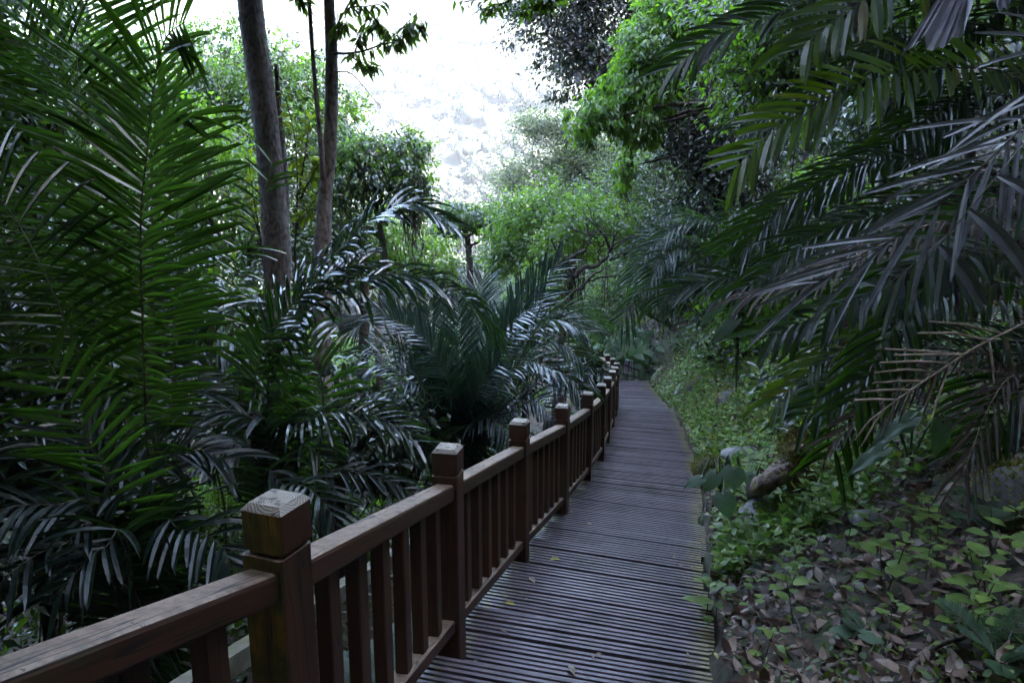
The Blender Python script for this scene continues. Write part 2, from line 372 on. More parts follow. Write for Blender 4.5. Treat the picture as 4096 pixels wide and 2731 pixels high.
# ------------------------------------------------------------------ the lie of the land
PY = [-1.3, .24, 1.79, 3.39, 5.0, 6.61, 8.24, 9.85, 11.44, 13.06, 14.66, 16.3, 17.97, 19.6, 21.2]
PX = [-1.75, -1.18, -.62, -.316, .054, .477, .891, 1.253, 1.554, 1.86, 2.145, 2.414, 2.56, 2.64, 2.66]
PTOP = [-.02, -.36, -.765, -1.18, -1.547, -1.894, -2.21, -2.52, -2.81, -3.09, -3.39, -3.67, -3.93, -4.18, -4.40]   # post tops seen from the eye
PZ = [z + EYE - 1.05 for z in PTOP]
def fx(Y): return float(np.interp(Y, [-40] + PY + [23, 40, 200], [-16] + PX + [2.5, -3, -12]))
def fz(Y): return float(np.interp(Y, [-40] + PY + [23, 40, 90], [PZ[0] + 6] + PZ + [PZ[-1] - .1, PZ[-1] - 2.2, PZ[-1] - 6]))
def rx(Y): return fx(Y + .4) + 1.33
_nz = lambda x, y, s, k: noise.noise(Vector((x * s + k, y * s - k, k * .37)))
def sstep(a, b, x):
    t = min(max((x - a) / (b - a), 0), 1); return t * t * (3 - 2 * t)
def ground(X, Y):
    zc = fz(Y) - .16; rr = rx(Y); ll = fx(Y) - .1
    if Y > 38:                                   # valley floor and the far side
        far = max(0, Y - 190 + .18 * (X - 10))
        zf = -14 - 10 * sstep(60, 180, Y) + 5 * _nz(X, Y, .02, 9) + far * (.62 + .12 * _nz(X, Y, .006, 4)) + (22 * _nz(X, Y, .014, 2) + 7 * _nz(X, Y, .05, 2)) * min(far / 40, 1)
    if Y < 75:
        if X > rr:
            s = X - rr
            k1 = np.interp(Y, [-5, 2, 6, 9, 14, 20], [.30, .34, .62, .85, 1.15, 1.3])
            h = k1 * min(s, 2.0)
            if s > 2.0: h += np.interp(Y, [2, 8, 14], [.85, 1.1, 1.25]) * min(s - 2.0, 9)
            if s > 11: h += 1.15 * min(s - 11, 34)
            z = zc + .10 + h * sstep(-.05, .3, s) + .05 * _nz(X, Y, 1.7, 1) + .14 * min(s, 3) * .4 * _nz(X, Y, .6, 5) + (.8 * _nz(X, Y, .25, 8) if s > 4 else 0)
        elif X < ll:
            t = ll - X
            h = -.30 - .55 * sstep(0, 1.0, t) - .14 * min(t, 11) + 1.05 * min(max(0, t - 11), 40)  # left slope steepened to block sky light from that side
            z = zc + h + .08 * _nz(X, Y, 1.1, 3) + .25 * _nz(X, Y, .3, 6) * min(t, 4) * .3
        else: z = zc - .2
        z += 1.1 * min(max(0, -7 - Y), 36)  # ground raised out of view behind the viewer to block low sky light
        if 20.9 < Y < 30 and X > ll - 1: z -= 1.5 * sstep(21.0, 21.7, Y) * sstep(6.2, 4.8, X) * sstep(30, 26, Y)
        if Y > 38:
            b = sstep(38, 66, Y); z = z * (1 - b) + zf * b
    else: z = zf
    return z
def gz(X, Y): return Vector((X, Y, ground(X, Y)))

def build_ground():
    xs = np.unique(np.concatenate([np.linspace(-420, -30, 46), np.linspace(-30, -6, 34), np.linspace(-6, 8, 100), np.linspace(8, 30, 50), np.linspace(30, 440, 50)]))
    ys = np.unique(np.concatenate([np.linspace(-60, -3, 16), np.linspace(-3, 24, 150), np.linspace(24, 60, 40), np.linspace(60, 860, 110)]))
    V = np.array([[x, y, ground(x, y)] for y in ys for x in xs])
    nx, ny = len(xs), len(ys)
    i = np.arange(nx * ny).reshape(ny, nx)
    Fc = np.stack([i[:-1, :-1], i[:-1, 1:], i[1:, 1:], i[1:, :-1]], -1).reshape(-1, 4)
    o = np_mesh("ground", V, Fc, M['soil'], smooth=True); tag(o, kind='structure')
build_ground()

# ------------------------------------------------------------------ boardwalk
def build_deck():
    rng = random.Random(3)
    root = bpy.data.objects.new("boardwalk", None); COL.objects.link(root); root.location = (0, 2, 0); tag(root, kind='structure')
    # far edges of the treads on the fence side
    cut = [-.9, .1, .95, 1.75, 2.5, 3.2, 3.91, 4.87, 5.52, 6.12, 6.73, 7.55, 8.3, 9.31, 10.2, 11.0, 11.9, 12.8, 13.7, 14.6, 15.6, 16.6, 17.7, 18.8, 20.9]
    for a in range(len(cut) - 1):
        y0, y1 = cut[a], cut[a + 1]
        zt = fz(y1) + .0
        if y1 > 20: zt = fz(19.5)
        def edge(y, first):
            hd = math.atan2(fx(y + .8) - fx(y - .8), 1.6) + .07
            if y > 20: hd = math.atan2(fx(20.5) - fx(18.5), 2) + .07
            p = Vector((fx(y), y, 0)); d = Vector((math.cos(hd), -math.sin(hd), 0))
            return p - d * .10, p + d * (1.33 + .03 * math.sin(a * 2.3) + (.02 if first else 0))
        l0, r0 = edge(y0, True); l1, r1 = edge(y1, False)
        # each tread overlaps the next one below: extend the low start under the step above
        nb = max(3, round((y1 - y0) / .122)); mb = MB()
        tilt = rng.uniform(-.006, .006)
        for k in range(nb):
            ja = rng.uniform(-.012, .012); jb = rng.uniform(-.012, .014); jz = rng.uniform(-.004, .004)
            NS = 8
            prof = []                         # grooved profile across the plank (offset along, z)
            w = 1.0 / nb; gap = .024
            ribs = 3; 
            t0 = gap; tw = (1 - 2 * gap) / ribs
            prof.append((t0, -.028))
            for r in range(ribs):
                prof += [(t0 + tw * r + .03, 0), (t0 + tw * (r + .66), 0)]
                if r < ribs - 1: prof += [(t0 + tw * (r + .70), -.012), (t0 + tw * (r + .98), -.012)]
            prof.append((1 - gap, -.028))
            vs = []; us = []
            for s in range(NS + 1):
                u = s / NS
                for (q, dz) in prof:
                    t = (k + q) / nb
                    A = l0.lerp(l1, t); B = r0.lerp(r1, t)
                    dirn = (B - A).normalized()
                    p = (A + dirn * ja).lerp(B + dirn * jb, u)
                    vs.append(Vector((p.x, p.y, zt + dz + jz + tilt * (u - .5) - .004 * math.sin(u * PI) * math.sin(k + a))))
                    us.append((u, (k + q) * .12 + a * 3.7))
            n = len(prof)
            fs = [(s * n + i, (s + 1) * n + i, (s + 1) * n + i + 1, s * n + i + 1) for s in range(NS) for i in range(n - 1)]
            fs += [tuple(range(n - 1, -1, -1)), tuple(range(NS * n, NS * n + n))]
            mb.add(vs, fs, 0, us)
        mb.build("step", M['deck'], root)
        # bearers under each tread, and a dark riser board
        bb = MB()
        for u in (.04, .5, .95):
            A = l0.lerp(r0, u); B = l1.lerp(r1, u); d = B - A
            ang = math.atan2(-d.x, d.y)
            fr = Matrix.Translation(Vector((*(A.lerp(B, .5)).xy, zt - .15))) @ Matrix.Rotation(ang, 4, 'Z')
            bb.box(fr, .06, d.length - .02, .118)
        bb.build("joist", M['beam'], root)
build_deck()

# ------------------------------------------------------------------ fence
def build_fence():
    root = thing("wooden_fence", (PX[2], PY[2], PZ[2]), "reddish brown timber fence with square posts along the left edge of the boardwalk", "fence")
    n = len(PY)
    ang = []
    for i in range(n):
        a, b = max(i - 1, 0), min(i + 1, n - 1)
        ang.append(math.atan2(PX[b] - PX[a], PY[b] - PY[a]))
    ang[2] = math.radians(21)
    S = .128
    cap_h = .125
    rng = random.Random(5)
    for i in range(1, n):
        top = PTOP[i] + EYE
        R = Matrix.Rotation(-ang[i] + rng.uniform(-.015, .015), 4, 'Z') @ Matrix.Rotation(rng.uniform(-.008, .008), 4, 'X')
        base = PZ[i] - .45
        mb = MB(); H = top - cap_h - .012 - base
        mb.box(Matrix.Translation((PX[i], PY[i], base)) @ R, S, S, H, .006)
        # the shadow groove under the cap
        mb.box(Matrix.Translation((PX[i], PY[i], base + H - .001)) @ R, S - .024, S - .024, .014)
        po = mb.build("post", M['post'] if i < 3 else M['fence'], root)
        cb = MB(); fr = Matrix.Translation((PX[i], PY[i], top - cap_h)) @ R
        cb.box(fr, S, S, cap_h - .018, .006)
        # chamfered end-grain top
        h = S / 2; g = h - .016; z0, z1 = cap_h - .018, cap_h
        pts = [(-h, -h), (h, -h), (h, h), (-h, h)]; ptt = [(-g, -g), (g, -g), (g, g), (-g, g)]
        ox, oy = rng.uniform(-.02, .02), rng.uniform(-.02, .02)
        vs = [fr @ Vector((x, y, z0 + .0008)) for x, y in pts] + [fr @ Vector((x, y, z1)) for x, y in ptt]
        us = [(x + ox, y + oy) for x, y in pts] + [(x + ox, y + oy) for x, y in ptt]
        cb.add(vs, [(j, (j + 1) % 4, 4 + (j + 1) % 4, 4 + j) for j in range(4)] + [(4, 5, 6, 7)], 1, us)
        cb.build("post_cap", [M['post'] if i < 3 else M['fence'], M['grain']], po)
    def rail(mb, A, B, w, h, bev=.012):
        d = B - A; Lh = d.length; x = d.normalized(); y = Vector((0, 0, 1)).cross(x).normalized(); z = x.cross(y)
        # section ring chamfered, long axis along x ; uv: (around, along)
        b = bev; ring = [(-w / 2, b - h), (-w / 2, -b), (-w / 2 + b * .3, -b * .3), (-w / 2 + b, 0), (w / 2 - b, 0), (w / 2 - b * .3, -b * .3), (w / 2, -b), (w / 2, b - h), (w / 2 - b, -h), (-w / 2 + b, -h)]
        NS = 6; vs = []; us = []
        k = len(ring); q0 = rng.random() * 9
        for s in range(NS + 1):
            c = A + d * (s / NS)
            for j, (p, q) in enumerate(ring):
                vs.append(c + y * p + z * q); us.append((j * .03 + q0, s / NS * Lh + q0))
        fs = [(s * k + j, s * k + (j + 1) % k, (s + 1) * k + (j + 1) % k, (s + 1) * k + j) for s in range(NS) for j in range(k)]
        fs += [tuple(range(k - 1, -1, -1)), tuple(range(NS * k, NS * k + k))]
        mb.add(vs, fs, 0, us)
    for i in range(1, n - 1):
        A = Vector((PX[i], PY[i], PTOP[i] + EYE)); B = Vector((PX[i + 1], PY[i + 1], PTOP[i + 1] + EYE))
        d = (B - A); hd = Vector((d.x, d.y, 0)).normalized()
        e = d * (S * .5 / d.length)
        dz = -.19
        mb = MB(); rail(mb, A + e + Vector((0, 0, dz)), B - e + Vector((0, 0, dz)), .098, .085, .014); mb.build("top_rail", M['fence'], root)
        zb = -1.05 + .135
        mb = MB(); rail(mb, A + e + Vector((0, 0, zb)), B - e + Vector((0, 0, zb)), .085, .065, .008); mb.build("bottom_rail", M['fence'], root)
        nb = 6
        for k in range(nb):
            t = (k + 1) / (nb + 1) * .94 + .03
            p = A.lerp(B, t)
            fr = Matrix.Translation((p.x, p.y, p.z + zb)) @ Matrix.Rotation(-math.atan2(d.x, d.y) + rng.uniform(-.03, .03), 4, 'Z')
            mb = MB(); mb.box(fr, .052, .072, -zb + dz - .083 + .01, .004)
            if i <= 11: mb.build("baluster", M['fence'], root)
build_fence()

# mossy beam down beside the fence
def build_beam():
    A = Vector((-1.62, .1, 1.5 - 1.12)); B = W(748, 2710, 2.6); C = W(1698, 2125, 5.2); D = C + (C - B) * 1.0
    root = thing("mossy_handrail", (C.x, C.y, ground(C.x, C.y)), "low moss spotted rail seen between the balusters below the fence", "rail")
    mb = MB()
    pts = [A, B, C, D]
    for i in range(3):
        d = pts[i + 1] - pts[i]; x = d.normalized(); y = Vector((0, 0, 1)).cross(x).normalized(); z = x.cross(y)
        ring = [(-.035, -.09), (-.035, 0), (.035, 0), (.035, -.09)]
        vs = [p + y * a + z * b for p in (pts[i], pts[i + 1]) for a, b in ring]
        mb.add(vs, [(j, (j + 1) % 4, 4 + (j + 1) % 4, 4 + j) for j in range(4)] + [(3, 2, 1, 0), (4, 5, 6, 7)])
    mb.build("rail", M['concrete'], root)
    for t in (.1, .5, .9):
        p = B.lerp(D, t); g = ground(p.x, p.y) - .2
        q = MB(); q.box(Matrix.Translation((p.x, p.y, g)), .06, .06, p.z - .095 - g); q.build("post", M['concrete'], root)
build_beam()

# far end: dark handrail and the sign
def build_far_end():
    D = 21.6
    root = thing("metal_handrail", W(2500, 1530, D), "thin dark metal handrail across the far end of the boardwalk", "handrail")
    def bar(pa, pb, r, nm, mat, da=D, db=D):
        mb = MB(); mb.tube([W(*pa, da), W(*pb, db)], r, 8); mb.build(nm, mat, root)
    bar((2465, 1448), (2556, 1482), .028, "rail", M['black'], 21.2, 22.2); bar((2465, 1490), (2562, 1512), .024, "rail", M['black'], 21.2, 22.2)
    for x, t in ((2482, 1452), (2520, 1468), (2546, 1478)):
        dd = 21.2 + (x - 2465) / 91
        mb = MB(); mb.tube([W(x, t, dd), W(x, 1545, dd)], .03, 8); mb.build("post", M['greypost'], root)
    c = W(2515, 1465, 22.8)
    sr = thing("notice_sign", W(2513, 1540, 22.8), "small maroon notice sign with white border and white characters on a post", "sign")
    wd, hg = 27 / F * 22.8, 47 / F * 22.8
    fr = Matrix.Translation(c) @ Matrix.Rotation(math.radians(-6), 4, 'Z')
    def plate(mb, x0, x1, z0, z1, y0, y1):
        vs = [fr @ Vector((x, y, z)) for y in (y0, y1) for x, z in ((x0, z0), (x1, z0), (x1, z1), (x0, z1))]
        mb.add(vs, [(0, 1, 2, 3), (7, 6, 5, 4), (0, 4, 5, 1), (1, 5, 6, 2), (2, 6, 7, 3), (3, 7, 4, 0)])
    mb = MB(); plate(mb, -wd / 2, wd / 2, -hg / 2, hg / 2, -.008, .008); mb.build("panel", M['signred'], sr)
    mb = MB(); b = .014
    plate(mb, -wd / 2 - b, -wd / 2, -hg / 2, hg / 2, -.012, .012); plate(mb, wd / 2, wd / 2 + b, -hg / 2, hg / 2, -.012, .012)
    plate(mb, -wd / 2 - b, wd / 2 + b, hg / 2, hg / 2 + b, -.012, .012); plate(mb, -wd / 2 - b, wd / 2 + b, -hg / 2 - b, -hg / 2, -.012, .012)
    mb.build("border", M['signwhite'], sr)
    mb = MB(); mb.tube([c + Vector((-.03, .05, -hg * .4)), W(2511, 1560, 22.85)], .025, 8); mb.build("post", M['black'], sr)
    for col, txt in ((.056, "多落石"), (-.056, "請注意安全")):
        cu = bpy.data.curves.new("character", 'FONT'); cu.body = "\n".join(txt); cu.size = .082; cu.align_x = 'CENTER'; cu.extrude = .002; cu.space_line = .92
        to = bpy.data.objects.new("character", cu); COL.objects.link(to)
        bpy.context.view_layer.update()
        me = bpy.data.meshes.new_from_object(to.evaluated_get(bpy.context.evaluated_depsgraph_get()))
        bpy.data.objects.remove(to)
        mt = fr @ Matrix.Translation((col, -.0105, hg / 2 - .085)) @ Matrix.Rotation(PI / 2, 4, 'X')
        me.transform(Matrix.Translation(-root_off(sr)) @ mt); me.materials.clear(); me.materials.append(M['signwhite'])
        o = bpy.data.objects.new("lettering", me); COL.objects.link(o); o.parent = sr
build_far_end()

# ------------------------------------------------------------------ palms
UP = Vector((0, 0, 1))
def blade(mb, base, d, nrm, length, width, droop, prof, fold=.3, jag=0., rng=random, mi=0, side=None):
    """one leaf blade of two strips folded along its midrib, drooping along its length"""
    K = len(prof); p = Vector(base); d = d.normalized()
    vs = []; seg = length / (K - 1)
    for i, wv in enumerate(prof):
        s = d.cross(nrm)
        s = s.normalized() if s.length > 1e-6 else Vector((1, 0, 0))
        nn = s.cross(d).normalized()
        w = width * wv * .5
        e = nn * w * fold
        if i == K - 1 and jag > 0:
            vs += [p - s * w + e + d * rng.uniform(-jag, jag * .6) * length, p + d * rng.uniform(-jag, 0) * length, p + s * w + e + d * rng.uniform(-jag, jag) * length]
        else: vs += [p - s * w + e, p.copy(), p + s * w + e]
        p = p + d * seg
        d = (d - UP * droop / (K - 1) * (.5 + i / K)).normalized()
    fs = []
    for i in range(K - 1):
        a = i * 3; fs += [(a, a + 1, a + 4, a + 3), (a + 1, a + 2, a + 5, a + 4)]
    mb.add(vs, fs, mi)
PROF = (.30, .82, 1.0, .98, .80, .46)
def frond(root, pts, Ll, n, mat, seed=0, hint=UP, droop=.6, fwd=(.35, 1.0), lift=.15, wd=.034, start=.2, rmat=None, rad=.011, lprof=None, jag=.10, sides=(1, 1), dead=0., jit=.1, name="frond", skip=0., fold=.35):
    rng = random.Random(seed * 7919 + 13)
    C = catmull(pts, 60); T = []
    hint = Vector(hint)
    rb = MB(); rb.tube(C, [rad * (1 - .85 * i / 60) for i in range(61)], 6)
    mb = MB()
    for i in range(n):
        t = start + (1 - start) * (i + .5) / n
        f = t * 60; j = min(int(f), 59); p = C[j].lerp(C[j + 1], f - j)
        Tn = (C[min(j + 2, 60)] - C[max(j - 1, 0)]).normalized()
        nn = hint - Tn * hint.dot(Tn)
        nn = nn.normalized() if nn.length > 1e-3 else Tn.orthogonal().normalized()
        S = Tn.cross(nn).normalized()
        q = (t - start) / (1 - start)
        lp = (math.sin(min(q * 1.25 + .22, 1.9) * PI / 2.0) ** .8) if lprof is None else lprof(q)
        lp = max(lp, .38)
        for k, sg in enumerate((-1, 1)):
            if sides[k] <= 0 or rng.random() < skip + .05: continue
            brk = rng.choice((1, 1, 1, 1, 1, 1, 1, 1, 1, .8, .8, .55)); bend = rng.choice((1, 1, 1, 1, 1, 1, .6, 1.5, 2.4))
            a = fwd[0] + (fwd[1] - fwd[0]) * q ** 1.6 + rng.uniform(-jit, jit)
            lf = lift + rng.uniform(-jit, jit) * 1.2
            d = (S * sg * math.cos(a) + Tn * math.sin(a)) * math.cos(lf) + nn * math.sin(lf)
            bn = (nn + S * sg * -.15 + Vector((rng.uniform(-.25, .25), rng.uniform(-.25, .25), rng.uniform(-.1, .1)))).normalized()
            blade(mb, p, d, bn, Ll * lp * sides[k] * rng.uniform(.88, 1.08) * brk, wd * (.75 + .25 * lp) * rng.uniform(.85, 1.12), droop * rng.uniform(.7, 1.35) * bend, PROF, fold + .12, jag, rng)
    fo = mb.build(name, mat, root)
    rb.build("stalk", rmat or M['rachis'], fo, smooth=True)
    return fo
def px(*a): return [W(*p) for p in a]

def palms():
    # ---- tall upright palm close on the left
    base = W(640, 2350, 4.4); base.z = ground(base.x, base.y)
    A = thing("sugar_palm", base, "tall palm with huge upright backlit fronds beside the fence, nearest on the left", "palm")
    b0 = base + Vector((0, 0, .05)); toward = Vector((.25, -1, .15))
    frond(A, [b0] + px((600, 1900, 4.2), (575, 1400, 4.05), (562, 900, 3.95), (585, 640, 3.9), (618, 330, 3.9), (665, 150, 3.8), (740, 90, 3.65)), .95, 56, M['palm_lit'], 1, toward + Vector((-.9, 0, 0)), .32, (.16, .8), .06, .034, .5, rad=.016, sides=(1.05, .52))
    frond(A, [b0] + px((620, 1900, 4.55), (618, 1400, 4.5), (612, 1000, 4.5), (610, 700, 4.5), (650, 480, 4.5), (700, 440, 4.4)), .62, 40, M['palm'], 2, toward, .35, (.2, .95), .1, .036, .5, rad=.014)
    frond(A, [b0] + px((560, 1900, 4.7), (500, 1450, 4.9), (420, 980, 5.0), (345, 600, 5.1), (312, 330, 5.2), (315, 90, 5.3), (380, -200, 5.5)), .85, 56, M['palm_lit'], 3, toward + Vector((.3, 0, 0)), .3, (.35, 1.0), .12, .032, .5, rad=.015)
    frond(A, [b0] + px((560, 1950, 4.8), (455, 1500, 4.9), (385, 1000, 5.0), (330, 650, 5.1), (240, 350, 5.2), (90, 130, 5.3)), .72, 46, M['palm'], 4, toward, .5, (.2, .9), .1, .028, .5, rad=.014)
    frond(A, [b0] + px((660, 1950, 4.9), (690, 1500, 5.1), (705, 1100, 5.2), (712, 760, 5.3), (740, 600, 5.4), (790, 540, 5.5)), .36, 34, M['palm'], 5, toward, .5, (.2, .9), .1, .034, .5, rad=.012)
    frond(A, [b0] + px((500, 1950, 4.2), (330, 1480, 4.0), (190, 1120, 3.9), (20, 820, 3.9), (-200, 640, 3.9)), .62, 40, M['palm'], 6, (0, -.5, 1), .7, (.2, .9), .1, .028, .4, rad=.013)
    frond(A, [b0] + px((700, 1900, 4.8), (800, 1500, 4.8), (910, 1180, 4.9), (1010, 940, 5.0), (1090, 640, 5.2)), .26, 24, M['palm'], 7, toward, .6, (.2, .9), .1, .025, .72, rad=.008, skip=.55)
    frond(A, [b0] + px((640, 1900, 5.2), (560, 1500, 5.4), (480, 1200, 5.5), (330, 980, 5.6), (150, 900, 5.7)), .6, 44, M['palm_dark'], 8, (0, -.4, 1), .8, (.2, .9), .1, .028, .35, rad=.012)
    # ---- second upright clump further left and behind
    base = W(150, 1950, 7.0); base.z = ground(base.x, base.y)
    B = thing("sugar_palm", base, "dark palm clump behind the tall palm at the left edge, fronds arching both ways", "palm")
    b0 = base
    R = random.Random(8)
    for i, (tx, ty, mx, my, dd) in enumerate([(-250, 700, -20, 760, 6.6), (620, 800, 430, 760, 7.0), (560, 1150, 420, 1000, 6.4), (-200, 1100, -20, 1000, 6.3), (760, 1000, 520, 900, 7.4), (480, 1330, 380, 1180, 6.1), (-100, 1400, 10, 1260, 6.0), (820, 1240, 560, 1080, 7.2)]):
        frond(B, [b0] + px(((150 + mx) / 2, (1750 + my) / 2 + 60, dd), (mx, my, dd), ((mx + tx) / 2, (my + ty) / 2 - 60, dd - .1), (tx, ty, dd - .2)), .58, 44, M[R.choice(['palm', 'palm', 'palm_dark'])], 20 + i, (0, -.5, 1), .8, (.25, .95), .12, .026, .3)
    # ---- yellow green frond and dark thicket, lower left
    base = W(520, 2350, 3.7); base.z = ground(base.x, base.y)
    Cc = thing("sugar_palm", base, "low palm in the dark lower left corner with one yellow-green upright frond", "palm")
    b0 = base
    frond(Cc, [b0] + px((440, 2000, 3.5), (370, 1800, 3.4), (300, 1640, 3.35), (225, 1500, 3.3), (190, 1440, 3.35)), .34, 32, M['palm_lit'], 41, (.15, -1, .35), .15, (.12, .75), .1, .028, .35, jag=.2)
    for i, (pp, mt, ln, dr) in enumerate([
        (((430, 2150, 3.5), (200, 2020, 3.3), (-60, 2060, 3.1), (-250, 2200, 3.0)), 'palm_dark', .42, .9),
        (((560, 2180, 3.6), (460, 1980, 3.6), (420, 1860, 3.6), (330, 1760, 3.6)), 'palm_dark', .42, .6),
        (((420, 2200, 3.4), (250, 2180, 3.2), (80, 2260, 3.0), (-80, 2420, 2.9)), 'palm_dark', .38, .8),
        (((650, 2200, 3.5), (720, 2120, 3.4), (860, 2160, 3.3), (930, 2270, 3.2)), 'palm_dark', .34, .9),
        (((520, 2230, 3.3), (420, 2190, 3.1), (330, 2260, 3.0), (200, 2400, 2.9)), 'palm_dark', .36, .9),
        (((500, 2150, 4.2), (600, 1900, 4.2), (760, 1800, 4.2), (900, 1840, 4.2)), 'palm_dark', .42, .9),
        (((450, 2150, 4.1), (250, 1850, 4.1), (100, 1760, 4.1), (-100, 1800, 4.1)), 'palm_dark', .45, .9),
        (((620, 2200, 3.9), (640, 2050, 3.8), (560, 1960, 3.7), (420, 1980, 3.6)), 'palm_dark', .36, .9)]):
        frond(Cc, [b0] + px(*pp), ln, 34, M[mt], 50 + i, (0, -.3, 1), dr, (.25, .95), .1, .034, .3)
    # ---- arching palm between the big trunks and the fence
    base = W(1120, 2000, 5.9); base.z = ground(base.x, base.y)
    Dd = thing("sugar_palm", base, "palm with long glossy arching fronds in front of the two grey trunks", "palm")
    b0 = base
    frond(Dd, [b0] + px((1090, 1560, 5.5), (1200, 1190, 5.35), (1360, 1000, 5.25), (1500, 870, 5.2), (1640, 815, 5.2), (1800, 890, 5.25)), .44, 64, M['palm_gloss'], 61, (.1, -.3, 1), 1.0, (.45, .8), .1, .04, .36, rad=.013)
    frond(Dd, [b0] + px((1070, 1620, 5.2), (1160, 1340, 5.0), (1300, 1180, 4.9), (1500, 1100, 4.9), (1700, 1115, 4.95), (1880, 1205, 5.05), (1985, 1335, 5.2)), .42, 66, M['palm_gloss'], 62, (.1, -.35, 1), 1.7, (.5, .95), .12, .036, .34, rad=.013)
    frond(Dd, [b0] + px((1100, 1700, 5.3), (1020, 1560, 5.1), (1080, 1330, 5.0), (1200, 1180, 5.0), (1330, 1090, 5.0), (1450, 1050, 5.05)), .40, 50, M['palm_gloss'], 74, (.2, -.3, 1), 1.1, (.4, .95), .1, .034, .4)
    frond(Dd, [b0] + px((1290, 1680, 5.7), (1230, 1400, 5.6), (1110, 1225, 5.6), (940, 1225, 5.55), (790, 1310, 5.5), (610, 1440, 5.4)), .44, 54, M['palm_gloss'], 63, (0, -.25, 1), .9, (.4, .95), .1, .04, .35, rad=.013)
    frond(Dd, [b0] + px((1060, 1720, 5.2), (960, 1760, 5.0), (800, 1860, 4.7), (650, 1960, 4.5), (510, 2080, 4.4)), .34, 50, M['palm_sil'], 65, (-.1, -.5, 1), .5, (.75, 1.15), .05, .034, .2, rmat=M['rachis_dead'])
    frond(Dd, [b0] + px((1110, 1790, 5.3), (1210, 1690, 5.1), (1350, 1645, 5.0), (1530, 1675, 5.0), (1670, 1770, 5.0)), .36, 44, M['palm'], 66, (.1, -.3, 1), .8, (.35, .95), .1, .036, .3)
    frond(Dd, [b0] + px((1060, 1960, 4.6), (1130, 1935, 4.4), (1230, 1950, 4.2), (1310, 2030, 4.05), (1350, 2110, 4.0)), .28, 40, M['palm_dark'], 67, (.1, -.3, 1), .7, (.45, 1.0), .15, .032, .25)
    frond(Dd, [b0] + px((1040, 1750, 5.6), (900, 1500, 5.6), (760, 1480, 5.6), (600, 1560, 5.6)), .42, 44, M['palm_dark'], 69, (0, -.3, 1), .9, (.35, .95), .1, .036, .3)
    frond(Dd, [b0] + px((1090, 1800, 5.0), (1010, 1680, 4.8), (880, 1640, 4.7), (740, 1720, 4.6)), .38, 40, M['palm_dark'], 70, (0, -.3, 1), .9, (.35, .95), .1, .036, .3)
    frond(Dd, [b0] + px((1180, 1850, 5.0), (1330, 1880, 4.9), (1480, 1900, 4.85), (1640, 1960, 4.8)), .30, 40, M['palm_dark'], 71, (.1, -.4, 1), 1.0, (.35, .95), .1, .03, .2)
    # ---- central rosette palm
    base = W(1810, 1850, 10.2); base.z = ground(base.x, base.y)
    E = thing("sugar_palm", base, "wide blue-green palm rosette in the centre just beyond the fence", "palm")
    b0 = base
    cen = [((2010, 1330, 10.2), (2235, 1050, 10.0), 'palm_blue', 1, 0), ((2010, 1400, 9.9), (2180, 1180, 9.7), 'palm_blue', 1, 0), ((1960, 1380, 9.7), (2110, 1240, 9.2), 'palm_blue', 1, 0),
           ((2080, 1380, 9.6), (2340, 1330, 9.1), 'palm', 0, 60), ((2080, 1450, 9.4), (2320, 1430, 8.9), 'palm_lit', 0, 60), ((2090, 1560, 9.2), (2320, 1560, 8.7), 'palm', 0, 70), ((2040, 1650, 9.0), (2230, 1700, 8.4), 'palm_dark', 0, 60),
           ((1890, 1380, 10.6), (1930, 1120, 10.8), 'palm_blue', 1, 0), ((1740, 1350, 10.2), (1690, 1130, 10.2), 'palm_blue', 1, 0), ((1680, 1400, 9.9), (1530, 1260, 9.8), 'palm_blue', 1, 20), ((1660, 1480, 9.7), (1430, 1420, 9.4), 'palm', 0, 60),
           ((1640, 1540, 9.4), (1400, 1560, 9.0), 'palm_blue', 0, 80), ((1700, 1560, 9.2), (1530, 1700, 8.6), 'palm_dark', 0, 80), ((1760, 1440, 9.5), (1640, 1300, 9.3), 'palm_blue', 1, 0), ((1840, 1480, 9.3), (1830, 1230, 9.2), 'palm_blue', 1, 0),
           ((1940, 1500, 9.0), (2050, 1330, 8.6), 'palm_blue', 1, 0), ((1990, 1540, 8.9), (2210, 1480, 8.3), 'palm', 0, 50), ((1800, 1560, 9.0), (1720, 1400, 8.6), 'palm_blue', 1, 0), ((1900, 1600, 8.8), (2000, 1450, 8.3), 'palm_blue', 1, 0), ((2150, 1300, 10.6), (2400, 1310, 10.4), 'palm_lit', 0, 50),
           ((1620, 1330, 10.6), (1400, 1330, 10.6), 'palm_dark', 0, 70), ((1880, 1700, 8.9), (2080, 1790, 8.2), 'palm_dark', 0, 50), ((1700, 1680, 9.0), (1500, 1830, 8.3), 'palm_dark', 0, 60)]
    for i, (m, t, mt, upr, ar) in enumerate(cen):
        h = Vector((0, -.55, 1)) if not upr else Vector((-.25 if t[0] > 1810 else .25, -.8, .55))
        hi = ((m[0] + t[0]) / 2, (m[1] + t[1]) / 2 - ar - 15, (m[2] + t[2]) / 2)
        frond(E, [b0] + px(((1810 + m[0]) / 2, (1850 + m[1]) / 2 + 10, (10.1 + m[2]) / 2), m, hi, t), .48, 62, M[mt], 90 + i, h, .35 if upr else .7, (.5, 1.0), .12, .034, .3, rad=.012)
    # ---- small palm right of it by the far posts
    base = W(2360, 1560, 14.5); base.z = ground(base.x, base.y)
    Fm = thing("sugar_palm", base, "small pale palm drooping behind the farther fence posts", "palm")
